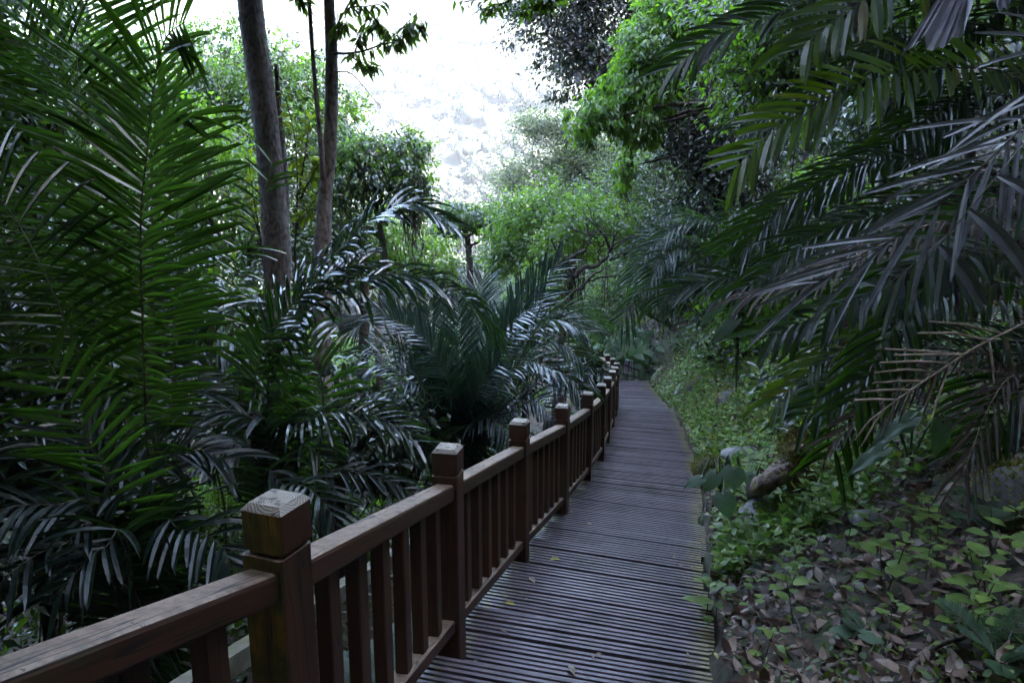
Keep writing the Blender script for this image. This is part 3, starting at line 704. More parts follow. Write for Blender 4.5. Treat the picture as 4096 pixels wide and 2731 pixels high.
    for i, (m, t) in enumerate([((2330, 1420), (2200, 1480)), ((2350, 1400), (2300, 1340)), ((2380, 1430), (2420, 1380)), ((2300, 1470), (2180, 1600)), ((2370, 1450), (2330, 1600)), ((2400, 1470), (2430, 1530)), ((2330, 1480), (2260, 1560))]):
        frond(Fm, [base] + px((2355, 1490, 14.3), (*m, 14.1), (*t, 13.8)), .38, 34, M['palm_blue' if i % 3 == 0 else 'palm'], 130 + i, (0, -.5, 1), .7, (.4, 1), .1, .034, .25)
    # ---- right bank palms
    base = Vector((4.6, 4.1, 0)); base.z = ground(base.x, base.y)
    G = thing("sugar_palm", base, "large palm filling the right edge with silver backed fronds sweeping down to the left", "palm")
    b0 = base + Vector((0, 0, .6))
    o = Vector((0, 0, 0))
    def fr(pp, ln, n, mt, seed, **kw):
        kk = dict(hint=(0, -.35, 1), droop=.5, fwd=(.4, 1.0), lift=.1, wd=.036, start=.3); kk.update(kw)
        return frond(kk.pop('root', G), [b0] + px(*pp), ln, n, M[mt], seed, kk.pop('hint'), kk.pop('droop'), kk.pop('fwd'), kk.pop('lift'), kk.pop('wd'), kk.pop('start'), **kk)
    # silver frond, close
    fr(((4420, 180, 3.0), (4180, 420, 2.9), (3900, 690, 2.9), (3650, 900, 3.0), (3400, 1060, 3.1), (3250, 1140, 3.15)), .52, 44, 'palm_sil', 151, droop=.3, fwd=(.85, 1.25), hint=(-.25, -.8, .6), start=.25, rad=.012, wd=.024, jit=.2, skip=.08)
    fr(((4350, 380, 3.0), (4150, 520, 2.85), (3960, 740, 2.8), (3800, 930, 2.85), (3700, 1050, 2.9)), .40, 14, 'palm_sil', 152, droop=1.0, fwd=(-.35, .2), hint=(-.25, -.9, .5), start=.35, sides=(1, .0), wd=.055, jag=.12)
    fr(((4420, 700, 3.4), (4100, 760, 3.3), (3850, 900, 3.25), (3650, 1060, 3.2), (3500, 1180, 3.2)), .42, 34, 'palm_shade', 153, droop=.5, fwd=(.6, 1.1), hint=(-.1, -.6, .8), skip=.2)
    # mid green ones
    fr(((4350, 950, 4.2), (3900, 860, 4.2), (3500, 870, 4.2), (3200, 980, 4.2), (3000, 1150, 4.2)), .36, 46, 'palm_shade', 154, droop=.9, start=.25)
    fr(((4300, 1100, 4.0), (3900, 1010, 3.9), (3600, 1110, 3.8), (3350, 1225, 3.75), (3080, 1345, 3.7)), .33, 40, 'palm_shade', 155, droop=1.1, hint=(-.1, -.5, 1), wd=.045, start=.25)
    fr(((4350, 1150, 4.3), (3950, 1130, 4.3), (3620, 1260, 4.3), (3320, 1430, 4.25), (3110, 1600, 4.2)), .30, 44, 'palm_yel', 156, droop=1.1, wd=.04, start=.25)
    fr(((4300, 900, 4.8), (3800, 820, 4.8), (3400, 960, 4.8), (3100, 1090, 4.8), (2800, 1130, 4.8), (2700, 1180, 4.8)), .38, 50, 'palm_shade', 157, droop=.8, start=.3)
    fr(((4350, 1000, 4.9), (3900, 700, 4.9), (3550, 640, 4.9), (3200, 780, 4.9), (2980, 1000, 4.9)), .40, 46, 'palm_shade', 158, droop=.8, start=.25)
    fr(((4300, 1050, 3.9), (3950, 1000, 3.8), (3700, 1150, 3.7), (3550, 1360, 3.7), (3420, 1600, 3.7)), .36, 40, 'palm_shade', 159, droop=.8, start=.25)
    # dead brown drooping frond
    fr(((4200, 900, 3.7), (3800, 880, 3.6), (3500, 990, 3.5), (3230, 1110, 3.45), (2990, 1190, 3.4)), .26, 60, 'palm_dead', 161, droop=1.2, fwd=(.7, 1.2), wd=.014, start=.3, rmat=M['rachis_dead'])
    fr(((4200, 1500, 3.9), (4050, 1500, 3.8), (3950, 1640, 3.75), (3850, 1900, 3.7)), .34, 44, 'palm_dead', 162, droop=.7, fwd=(.8, 1.25), wd=.014, start=.3, rmat=M['rachis_dead'])
    fr(((4200, 1450, 4.3), (3900, 1400, 4.2), (3600, 1560, 4.2), (3330, 1760, 4.1)), .32, 56, 'palm_dead', 163, droop=.6, fwd=(.8, 1.25), wd=.014, start=.3, rmat=M['rachis_dead'])
    # skeleton frond of bare ribs
    P = px((4300, 1180, 3.0), (4080, 1300, 2.8), (3900, 1390, 2.75), (3770, 1475, 2.72), (3600, 1590, 2.7), (3480, 1680, 2.7))
    C = catmull([b0] + P, 60); mb = MB(); mb.tube(C, [.009 * (1 - .7 * i / 60) for i in range(61)], 6)
    sk = mb.build("bare_frond", M['rachis_dead'], G); st = MB(); R = random.Random(4)
    for (x, y, ex, ey) in [(3905, 1470, -330, -50), (3840, 1440, -300, -45), (3770, 1480, -250, -30), (3720, 1505, -220, -15), (3655, 1540, -165, -8), (3600, 1575, -150, -8), (3545, 1610, -130, -10), (3970, 1372, -300, -40), (4035, 1345, -320, -60),
                           (3838, 1450, -4, 60), (3775, 1480, -50, 195), (3715, 1515, -40, 200), (3645, 1550, -50, 140), (3585, 1590, -55, 160), (3525, 1625, -80, 160), (3475, 1655, -55, 105), (3900, 1425, -10, 80), (3970, 1385, 6, 150), (4030, 1345, 32, 140)]:
        a = W(x, y, 2.74); b = W(x + ex, y + ey, 2.74 + R.uniform(-.12, .12))
        # hang each rib from the nearest point of the stalk
        a = min(C, key=lambda c: (c - a).length)
        m = a.lerp(b, .5) + Vector((0, 0, R.uniform(0, .015)))
        st.tube([a, m, b], [.0035, .0048, .003], 5)
    st.build("leaf_rib", M['rachis_dead'], sk)
    R = random.Random(77)
    for i in range(16):
        x0, y0 = R.uniform(3550, 4300), R.uniform(700, 1600); ln = R.uniform(300, 600); d = R.uniform(4.4, 6.0)
        fr(((4450, y0 - 120, d), (x0 + 150, y0 - 60, d), (x0 - ln * .4, y0 + 60, d), (x0 - ln * .8, y0 + R.uniform(180, 380), d)), .42, 36, R.choice(['palm_shade', 'palm_shade', 'palm_shade', 'palm_dead']), 170 + i, droop=.8, start=.25)
    # ---- palm above right, yellowing fronds reaching over the bank
    base = Vector((5.3, 5.6, 0)); base.z = ground(base.x, base.y)
    H = thing("sugar_palm", base, "palm high on the right bank with yellow-tipped green fronds reaching over the path", "palm")
    b0 = base + Vector((0, 0, 1.4))
    fr(((4350, 330, 4.6), (3950, 275, 4.3), (3600, 290, 4.1), (3320, 385, 4.0), (3090, 530, 4.0), (2945, 670, 4.0)), .38, 52, 'palm_yel', 201, root=H, droop=.3, hint=(.1, -.75, .75), fwd=(.25, 1.05), wd=.046, start=.3, jag=.28)
    fr(((4300, -250, 4.6), (3900, -260, 4.4), (3500, -110, 4.3), (3150, 40, 4.3), (2880, 140, 4.3), (2700, 270, 4.3)), .36, 52, 'palm_shade', 202, root=H, droop=.7, hint=(.0, -.7, .8), fwd=(.35, 1.05), wd=.042, start=.3)
    fr(((4200, -350, 4.1), (3800, -220, 4.0), (3550, -60, 3.9), (3350, 80, 3.9), (3180, 210, 3.9)), .40, 40, 'palm_yel', 203, root=H, droop=.8, hint=(.0, -.6, .9), fwd=(.25, .95), wd=.055, start=.35)
    fr(((4350, 200, 5.2), (3900, 100, 5.2), (3500, 200, 5.2), (3200, 400, 5.2), (2950, 520, 5.2)), .40, 44, 'palm_shade', 204, root=H, droop=.8)
    fr(((4300, 600, 5.4), (3900, 500, 5.4), (3500, 620, 5.4), (3150, 800, 5.4), (2900, 1000, 5.4)), .42, 44, 'palm_shade', 205, root=H, droop=.8)
    fr(((4350, 500, 5.2), (4000, 380, 5.2), (3700, 480, 5.2), (3400, 700, 5.2), (3150, 900, 5.2)), .42, 44, 'palm_shade', 206, root=H, droop=.8, skip=.25)
    fr(((4300, 800, 5.8), (3800, 720, 5.8), (3450, 880, 5.8), (3150, 1060, 5.8), (2900, 1160, 5.8)), .42, 44, 'palm_shade', 207, root=H, droop=.8)
    R = random.Random(99)
    for i in range(9):
        x0, y0 = R.uniform(3500, 4200), R.uniform(-150, 800); ln = R.uniform(350, 600); d = R.uniform(5.2, 6.6)
        fr(((4450, y0 - 100, d), (x0 + 150, y0 - 80, d), (x0 - ln * .4, y0 + 40, d), (x0 - ln * .8, y0 + R.uniform(150, 330), d)), .44, 36, R.choice(['palm_shade', 'palm_shade', 'palm_shade']), 220 + i, root=H, droop=.8)
    # pleated fishtail blade hanging into the top right corner
    base = Vector((3.4, 1.9, 0)); base.z = ground(base.x, base.y)
    K = thing("fishtail_palm", base, "pleated silvery fishtail leaf hanging into the top right corner", "palm")
    top = W(3990, -330, 2.2)
    mb = MB(); mb.tube(catmull([base, Vector((3.0, 2.0, base.z + 1.5)), top + Vector((.3, .1, .25)), top], 20), [.02] * 15 + [.015] * 6, 6); mb.build("stalk", M['rachis'], K)
    def fan(tips, srcs, nm):
        mb = MB(); rows = []
        NR = 9
        for i, (x, y) in enumerate(tips):
            sx, sy = srcs[i]
            zig = .035 if i % 2 else -.02
            rows.append([W(sx + (x - sx) * j / NR, sy + (y - sy) * j / NR, 2.2 + zig * (j / NR) ** .7 - .10 * (j / NR) ** 2) for j in range(NR + 1)])
        vs = [p for r in rows for p in r]
        fs = [(i * (NR + 1) + j, (i + 1) * (NR + 1) + j, (i + 1) * (NR + 1) + j + 1, i * (NR + 1) + j + 1) for i in range(len(rows) - 1) for j in range(NR)]
        mb.add(vs, fs); mb.build(nm, M['fan'], K)
    tp = [(3605, 225), (3625, 205), (3650, 190), (3672, 165), (3700, 140), (3705, 200), (3730, 205), (3752, 188), (3772, 195), (3792, 170), (3812, 150), (3835, 152), (3855, 128), (3872, 0)]
    fan(tp, [(3930 + i * 5, -300) for i in range(len(tp))], "blade")
    fan([(3985, 20), (3998, 52), (4012, 30), (4030, 40), (4052, -20)], [(4000 + i * 8, -300) for i in range(5)], "blade")
M['fan'] = leafmat("fishtail_blade", [(.40, .40, .45), (.46, .46, .5), (.5, .5, .54)], .12, (.3, .28, .25), .38, nscale=9)
palms()

def mid_right_palm():
    base = W(2960, 1330, 11.5); base.z = ground(base.x, base.y)
    A = thing("sugar_palm", base, "grey-green palm with feathery arching fronds on the far right bank above the path bend", "palm")
    b0 = base
    for i, (m, h, t) in enumerate([((2850, 1090), (2640, 1040), (2480, 1300)), ((2850, 1000), (2650, 960), (2530, 1110)), ((2880, 940), (2740, 900), (2600, 990)), ((2900, 1050), (2760, 1050), (2640, 1220)), ((2980, 950), (2950, 850), (2910, 880)), ((3000, 1000), (3050, 900), (3120, 960)),
                                   ((2930, 1000), (2850, 900), (2760, 870)), ((2820, 1050), (2700, 1000), (2580, 1160))]):
        d = 11.4 - .08 * i
        frond(A, [b0] + px((2950, 1200, d), (*m, d), (*h, d - .2), (*t, d - .4)), .62, 52, M['palm_shade'], 240 + i, (0, -.3, 1), 1.1, (.5, 1.0), .08, .034, .28)
mid_right_palm()

# ------------------------------------------------------------------ trees
def trunk_px(mb, spec, n=14, rng=None, lump=.04):
    """spec: (x, y, width px, d) up or down a stem; returns the points"""
    pts = [W(x, y, d) for x, y, w, d in spec]; rr = [w / F * d * .5 for x, y, w, d in spec]
    C = catmull(pts, 28); Rr = np.interp(np.linspace(0, len(rr) - 1, 29), range(len(rr)), rr)
    if rng is not None: Rr = Rr * (1 + lump * rng.normal(size=29))
    mb.tube(C, list(Rr), n); return C
def lin(lst): return [W(*p) for p in lst]
def tree_px(name, label, cat, trunks, lobes, n, ll, lw, mat, seed, bark='barkd', group=None, droop=.5, clump=30, spread=.28, shell=.55, vines=0, twigs=26, flat=.6, twr=.02):
    """trunks: list of (px specs); lobes: (x,y,d, rx,ry,rz in metres)"""
    rng = np.random.default_rng(seed)
    foot = W(*[trunks[0][-1][i] for i in (0, 1, 3)])
    g = ground(foot.x, foot.y); 
    root = thing(name, Vector((foot.x, foot.y, min(g, foot.z))), label, cat, group)
    mb = MB(); tops = []
    for k, sp in enumerate(trunks):
        C = trunk_px(mb, sp, 12, rng)
        if k == 0 and C[-1].z > g: mb.tube([C[-1], Vector((foot.x, foot.y, g - .3))], [sp[-1][2] / F * sp[-1][3] * .5, sp[-1][2] / F * sp[-1][3] * .62], 12)
        tops.append(C)
    Lb = [((W(x, y, d)), (a, b, c)) for x, y, d, a, b, c in lobes]
    for i, (c, r) in enumerate(Lb):
        allp = [p for C in tops for p in C[:20]]
        s = min(allp, key=lambda q: (q - c).length + .3 * abs(q.z - c.z + r[2]))
        tips = [c + Vector(rng.normal(size=3) * np.array(r) * .55) for _ in range(max(2, twigs // len(Lb)))]
        hub = c + Vector((0, 0, -r[2] * .35))
        branchy(mb, rng, s, [hub], twr * 2.6, wob=.1); branchy(mb, rng, hub, tips, twr, wob=.16, n=5)
    mb.build("trunk", M[bark], root, smooth=True)
    lob = [(tuple(c), r, 1) for c, r in Lb]
    mats = mat if isinstance(mat, (list, tuple)) else [mat]
    for q, mn in enumerate(mats):
        P, D, Nn, a, b = crown_leaves(rng, lob, n // len(mats), ll, lw, clump, spread, shell, droop, flat)
        V, Fc = leaf_cloud(P, D, Nn, a, b)
        np_mesh("crown" if q == 0 else "leaf_tuft", V, Fc, M[mn], root)
    if vines:
        vb = MB()
        for i in range(vines):
            c, r = Lb[rng.integers(len(Lb))]
            a = c + Vector((rng.uniform(-1, 1) * r[0], rng.uniform(-1, 1) * r[1], rng.uniform(-.6, .2) * r[2]))
            ln = rng.uniform(.8, 2.6) * r[2]
            pts = [a + Vector((rng.normal() * .04, rng.normal() * .04, -ln * t / 5)) for t in range(6)]
            vb.tube(pts, .006 + .008 * rng.random(), 4)
        vb.build("vine", M['vine'], root)
    return root

def trees():
    rng = np.random.default_rng(11)
    # two big grey trunks
    t = tree_px("grey_trunk_tree", "tall tree with thick mottled grey trunk, left of the pair in front of the gorge", "tree",
        [[(940, -1100, 70, 9), (985, -420, 88, 9), (1000, 0, 97, 9), (1030, 240, 100, 9), (1060, 450, 101, 9), (1085, 700, 104, 9), (1105, 950, 106, 9), (1112, 1150, 112, 9), (1115, 1500, 125, 9)],
         [(1105, 260, 16, 9.05), (1120, 480, 26, 9.05), (1132, 640, 34, 9.05), (1140, 820, 36, 9.05), (1135, 1000, 40, 9.05)]],
        [(1000, -1250, 8.5, 2.6, 2.6, .9), (400, -1300, 7.5, 2.4, 2.4, .9), (1500, -1350, 8.5, 2.0, 2.2, .8), (900, -2000, 6.5, 2.6, 2.6, .9)], 11000, .24, .11, 'leaf_dark', 1, 'bark')
    t = tree_px("grey_trunk_tree", "slimmer grey trunk with leafy sprays reaching right against the bright hillside", "tree",
        [[(1322, -350, 40, 8.2), (1316, 0, 38, 8.2), (1325, 160, 48, 8.2), (1326, 400, 54, 8.2), (1318, 600, 56, 8.2), (1300, 780, 66, 8.2), (1292, 1000, 70, 8.2), (1285, 1500, 80, 8.2)],
         [(1232, -60, 15, 8.1), (1240, 60, 16, 8.1), (1253, 250, 17, 8.1), (1268, 420, 18, 8.1), (1282, 560, 20, 8.1), (1296, 720, 26, 8.15)]],
        [(1340, -900, 8.2, 1.4, 1.4, .7), (1550, -620, 7.6, 1.2, 1.2, .5), (1700, -1300, 7, 1.8, 1.8, .7)], 5000, .2, .08, 'leaf_dark', 2, 'bark')
    # leafy sprays of that tree
    mb = MB(); P = []; D = []
    sprays = [[(1316, 190, 8.2), (1380, 45, 8), (1460, 28, 7.9), (1520, 18, 7.9)], [(1320, 215, 8.2), (1420, 212, 7.9), (1520, 180, 7.8), (1600, 120, 7.8), (1660, 60, 7.8)], [(1322, 290, 8.2), (1395, 290, 8), (1440, 330, 7.9), (1480, 380, 7.9), (1525, 430, 7.9)],
              [(1600, 120, 7.8), (1640, 100, 7.8), (1700, 95, 7.8)], [(1520, 180, 7.8), (1570, 170, 7.8), (1640, 130, 7.8)], [(1380, 45, 8), (1420, -20, 8), (1500, -80, 8)], [(1460, 28, 7.9), (1500, 80, 7.9), (1560, 130, 7.9)], [(1240, 30, 8.1), (1215, 10, 8.1), (1185, -30, 8.1)],
              [(1420, 212, 7.9), (1440, 140, 7.9), (1480, 100, 7.9)], [(1400, 215, 7.9), (1430, 245, 7.9), (1500, 262, 7.9)], [(1316, 150, 8.2), (1350, 110, 8), (1390, 90, 8)]]
    for k, s in enumerate(sprays):
        C = catmull(lin(s), 14); mb.tube(C, [.016 * (1 - .8 * i / 14) for i in range(15)] if k in (1, 0) else [.009 * (1 - .7 * i / 14) for i in range(15)], 5)
        if k == 2: continue
        for i in range(4, 15):
            for _ in range(3):
                P.append(C[i]); D.append(Vector((rng.normal() * .45 + .1, rng.normal() * .45, -.75 + rng.normal() * .3)))
    mb.build("limb", M['barkd'], t)
    n = len(P); V, Fc = leaf_cloud(np.array([tuple(p) for p in P]) + rng.normal(size=(n, 3)) * .02, np.array([tuple(p) for p in D]), unit(rng.normal(size=(n, 3)) * .6 + np.array([0, -.6, .5])), .13 + .07 * rng.random(n), .036 + .016 * rng.random(n))
    np_mesh("crown", V, Fc, M['leaf_mid'], t)
    # young yellow-green saplings between and beside the trunks
    def sapling(label, stems, seed, n=9, ll=.17, lw=.055, mat='leaf_yel'):
        r = np.random.default_rng(seed); f = W(*stems[0][-1])
        root = thing("sapling", Vector((f.x, f.y, min(f.z, ground(f.x, f.y)))), label, "sapling")
        mb = MB(); P = []; D = []
        for s in stems:
            C = catmull(lin(s), 16); mb.tube(C, [.004 + .010 * i / 16 for i in range(17)], 5)
            for i in range(0, 12):
                for _ in range(n // 3):
                    P.append(tuple(C[i])); D.append((r.normal() * .8, r.normal() * .6, -.15 + r.normal() * .5))
        mb.tube([lin(stems[0])[-1], Vector((f.x, f.y, ground(f.x, f.y) - .1))], .014, 6)
        mb.build("stem", M['barkd'], root)
        m = len(P); V, Fc = leaf_cloud(np.array(P), np.array(D), unit(r.normal(size=(m, 3)) * .5 + np.array([0, -.5, .7])), ll * (.6 + .6 * r.random(m)), lw * (.7 + .5 * r.random(m)))
        np_mesh("foliage", V, Fc, M[mat], root)
    sapling("sapling with bright yellow-green leaves between the two grey trunks", [[(1140, 380, 8.5), (1180, 560, 8.5), (1190, 760, 8.5), (1180, 1000, 8.5)], [(1240, 480, 8.5), (1220, 620, 8.5), (1195, 780, 8.5)], [(1290, 640, 8.4), (1250, 700, 8.4), (1200, 800, 8.5)], [(1260, 800, 8.4), (1220, 860, 8.4), (1188, 900, 8.5)]], 5, 12)
    sapling("sapling with scattered pale leaves at the left side of the thick grey trunk", [[(990, 600, 9.2), (1010, 760, 9.2), (1040, 940, 9.2), (1060, 1100, 9.2)], [(960, 700, 9.2), (1000, 820, 9.2), (1040, 940, 9.2)], [(900, 760, 9.4), (960, 860, 9.3), (1040, 980, 9.2)]], 6, 9)
    # leaves coming in at the top edge between the crowns
    # vine-smothered trees, left
    tree_px("vine_covered_tree", "tree smothered in bright green vines left behind the grey trunks, its dome highest", "tree",
        [[(1010, 420, 50, 17.5), (1000, 800, 60, 17.5), (990, 1250, 70, 17.5)]],
        [(900, 200, 17.5, .9, 1.3, .75), (1000, 330, 17, 1.5, 1.5, .9), (1190, 380, 17.5, 1.0, 1.3, .9), (1310, 480, 18, .8, 1.1, .9), (1060, 560, 16.6, 1.7, 1.4, 1.1), (880, 480, 17, 1.0, 1.2, 1.2), (1330, 620, 18.3, .6, .9, .9)],
        21000, .125, .055, ['leaf_mid', 'leaf_brt', 'leaf_dark'], 21, vines=60, droop=.7, clump=34, spread=.25)
    tree_px("vine_covered_tree", "umbrella shaped vine-draped tree right of the slim trunk, vines hanging beneath", "tree",
        [[(1480, 700, 20, 15), (1510, 860, 22, 15), (1540, 1050, 24, 15), (1510, 1300, 28, 15)]],
        [(1420, 590, 15, .75, 1.0, .35), (1540, 620, 15, .85, 1.0, .40), (1640, 680, 14.8, .42, .8, .62), (1480, 720, 15, .8, .9, .30), (1370, 690, 15.3, .5, .8, .5), (1650, 790, 14.7, .25, .5, .45)],
        11500, .115, .05, ['leaf_mid', 'leaf_brt', 'leaf_dark'], 22, vines=110, droop=.8, clump=30, spread=.26)
    tree_px("vine_hung_shrub", "dark low tree with a flat vine-matted top in the middle of the gorge", "tree",
        [[(1870, 950, 22, 21), (1880, 1100, 30, 21), (1880, 1350, 36, 21)]],
        [(1850, 860, 21, .75, .9, .35), (1960, 880, 21, .8, .9, .4), (2030, 940, 20.8, .45, .8, .55), (1780, 900, 21, .5, .8, .35)],
        7000, .12, .055, ['leaf_dark', 'leaf_mid'], 23, vines=90, droop=.7)
    # understory at the left behind the palms
    sp = [("tree with fine bright foliage filling the gap left of the thick grey trunk", (830, 780, 14), [(760, 700, 14, 1.3, 1.3, 1.3), (900, 900, 14, 1.1, 1.2, 1.1), (650, 950, 14.5, 1.1, 1.2, 1.0)], ['leaf_mid', 'leaf_brt'], 12000, 31),
          ("tree with mid green leaves between the trunks low down", (1200, 1000, 15), [(1200, 900, 15, .9, 1.2, 1.3), (1330, 900, 16, .8, 1, 1.2), (1120, 1060, 14, .8, 1, .7)], ['leaf_mid', 'leaf_dark'], 9000, 32),
          ("dark dense tree at the top left corner behind the giant fronds", (100, 500, 9.5), [(60, 150, 9.5, 1.1, 1.0, 1.1), (-100, 600, 9.5, 1.0, 1.0, 1.2), (230, 450, 10.5, .9, 1.0, 1.1), (500, 350, 12, .6, 1, .8)], ['leaf_dark', 'leaf_mid'], 12000, 33),
          ("tall leafy tree behind the left palms, lit from above", (480, 700, 16), [(430, 350, 16, 1.6, 1.3, 1.4), (250, 700, 16, 1.6, 1.4, 1.5), (600, 640, 16, 1.2, 1.2, 1.4), (700, 380, 16.5, .8, 1, .8)], ['leaf_mid', 'leaf_brt'], 14000, 34),
          ("shady bushy tree under the left palms near the arching fronds", (700, 1250, 10), [(600, 1200, 10.5, 1.2, 1, .9), (850, 1300, 10.5, 1.0, 1, .8), (300, 1300, 10, 1.2, 1, .9)], ['leaf_dark', 'leaf_mid'], 10000, 35),
          ("bushy tree right of the slim trunk under the vine umbrella", (1450, 1080, 17), [(1420, 980, 17.5, 1.0, 1, 1.0), (1580, 980, 18, 1.0, 1, 1.0), (1700, 1060, 19, .9, 1, .8)], ['leaf_mid', 'leaf_brt'], 9000, 36)]
    sp += [("added dense shrubby tree in the dark left thicket beyond the low palm", (150, 1750, 6.5), [(100, 1500, 6.8, 1.2, 1.0, .9), (-350, 1500, 6.2, 1.3, 1.1, 1.2), (300, 1750, 6.6, 1.0, .9, .7), (-100, 1950, 5.6, 1.0, .9, .8)], ['leaf_dark', 'leaf_dark'], 9000, 37),  # this tree and the next are added to block light from the left
           ("added dark tree filling the far left edge behind the palms", (-300, 900, 8.5), [(-200, 900, 8.5, 1.3, 1.2, 1.4), (-500, 400, 8, 1.5, 1.4, 1.4), (150, 1050, 9, 1.0, 1.0, 1.0), (-600, 1300, 7, 1.4, 1.3, 1.3)], ['leaf_dark', 'leaf_mid'], 11000, 38),
           ("low dark tree behind the fence between the arching palm and the rosette", (1350, 1650, 8.5), [(1300, 1600, 8.8, .7, .8, .5), (1500, 1750, 8.6, .7, .8, .5), (1050, 1700, 7.6, .7, .8, .6)], ['leaf_dark', 'leaf_dark'], 6000, 39)]
    for lab, (x, y, d), lobes, mt, n, sd in sp:
        tree_px("understory_tree", lab, "tree", [[(x, y - 150, 30, d), (x + 8, y + 100, 36, d), (x, y + 420, 44, d)]], lobes, n, .13, .055, mt, sd, vines=16, droop=.6)
    # ---- right side of the gorge
    tree_px("dark_crowned_tree", "big tree with dense purplish grey crown at the top, right of the sky gap", "tree",
        [[(2560, -60, 44, 17), (2700, 150, 50, 17), (2900, 450, 60, 17), (3100, 750, 70, 17)]],
        [(2250, 60, 17, 1.2, 1.2, 1.0), (2430, 100, 17, 1.2, 1.2, 1.3), (2330, 260, 17, 1.0, 1.1, .75), (2540, 300, 17, 1.0, 1.2, 1.0), (2480, -150, 17, 1.5, 1.3, .9), (2150, -40, 17, .7, .9, .5), (2620, 120, 17.4, .9, 1.2, 1.1)],
        30000, .12, .055, ['leaf_purp', 'leaf_purp', 'leaf_dark'], 41, droop=.4, clump=40, spread=.28, shell=.35)
    tree_px("vine_draped_tree", "tree hung with a bright green cascade of leaves beside the purplish crown", "tree",
        [[(2780, 100, 40, 14), (2860, 400, 50, 14), (3080, 800, 60, 14)]],
        [(2640, 100, 14, .5, .7, .5), (2560, 200, 13.8, .42, .7, .5), (2500, 340, 13.8, .42, .6, .42), (2420, 450, 13.7, .42, .6, .35), (2330, 500, 13.7, .3, .5, .28), (2620, 330, 14, .6, .8, .6), (2550, 500, 14, .5, .7, .5), (2720, 0, 14, .6, .8, .6), (2500, 680, 14.2, .2, .3, .45)],
        15000, .13, .05, ['leaf_brt', 'leaf_brt', 'leaf_mid'], 42, droop=1.1, clump=28, spread=.3)
    tree_px("feathery_tree", "pale open tree with feathery yellowish leaves against the bright hillside", "tree",
        [[(2260, 640, 12, 30), (2330, 700, 18, 30), (2420, 780, 26, 30), (2500, 1000, 36, 30), (2500, 1300, 40, 30)]],
        [(2150, 500, 30, 1.2, 1.2, .7), (2260, 520, 30, 1.2, 1.2, .8), (2180, 640, 30, 1.6, 1.3, .6), (2060, 730, 30, 1.2, 1.2, .6), (2330, 640, 30, 1.4, 1.3, .7), (2420, 560, 30, 1.4, 1.3, .8), (2250, 760, 30, 1.6, 1.3, .6)],
        19000, .14, .05, ['leaf_pale', 'leaf_grey'], 43, 'barkd', droop=.1, clump=22, spread=.42, shell=.2, twigs=70, flat=1.0)
    for lab, (x, y, d), lobes, mt, n, sd in [
        ("glossy mid green tree left of the twisted dark tree", (2130, 960, 19), [(2100, 850, 19, 1.0, 1.1, .6), (2230, 830, 19, 1.0, 1.1, .7), (2330, 920, 19, 1.0, 1.1, .8), (2160, 1000, 18.7, .9, 1, .7), (2020, 1010, 19, .6, .8, .6)], ['leaf_mid', 'leaf_brt'], 15000, 44),
        ("greyish bushy tree behind the cascade of bright leaves", (2600, 800, 20), [(2500, 820, 20, 1.1, 1.1, .9), (2620, 700, 20, 1.2, 1.2, 1.0), (2560, 950, 19.5, 1.1, 1.1, .8), (2700, 880, 19, 1.0, 1.1, 1.0)], ['leaf_grey', 'leaf_mid'], 15000, 45),
        ("dark grey leaved tree on the right slope below the tall crown", (2760, 700, 15), [(2760, 520, 15, .9, 1, .9), (2860, 350, 15, 1.0, 1, .9), (2820, 680, 15, .9, 1, .8), (2960, 560, 14.5, .8, 1, .9)], ['leaf_purp', 'leaf_dark'], 14000, 46),
        ("mixed green shrub tree above the bend of the boardwalk", (2500, 1180, 24), [(2440, 1130, 24, 1.2, 1.1, 1.0), (2560, 1060, 24, 1.2, 1.1, 1.0), (2380, 1240, 23.5, 1.0, 1, .8), (2640, 1160, 22, 1.0, 1, .9)], ['leaf_mid', 'leaf_grey'], 13000, 47),
        ("shrub tree with grey-green leaves behind the feathery palm", (2750, 1000, 15.5), [(2700, 950, 15.5, .9, 1, .8), (2850, 850, 15, .9, 1, .8), (2990, 760, 14, .8, 1, .8), (2780, 1120, 15, .8, 1, .7)], ['leaf_grey', 'leaf_dark'], 13000, 48),
        ("leafy tree at the top behind the upper right fronds", (3250, 300, 10), [(3150, 120, 10, .9, 1, .8), (3400, 60, 10, .9, 1, .8), (3050, 350, 10.5, .7, .9, .8), (3560, 180, 9.5, .6, .8, .7), (2950, 60, 11, .8, 1, .8)], ['leaf_dark', 'leaf_mid', 'leaf_brt'], 13000, 49)]:
        tree_px("slope_tree", lab, "tree", [[(x, y - 150, 26, d), (x + 60, y + 40, 32, d), (x + 6500 / d if x > 2300 else x - 30, y + 150, 36 if x > 2300 else 20, d + .8)]], lobes, int(n * .85), .12, .05, mt, sd, vines=14, droop=.4, spread=.42, shell=.25, twigs=44)
    # dark twisted tree
    rr = np.random.default_rng(50)
    f = W(2255, 1330, 15); root = thing("twisted_tree", Vector((f.x, f.y, ground(f.x, f.y))), "leaning dark tree with twisted bare branches above the central palm", "tree")
    mb = MB()
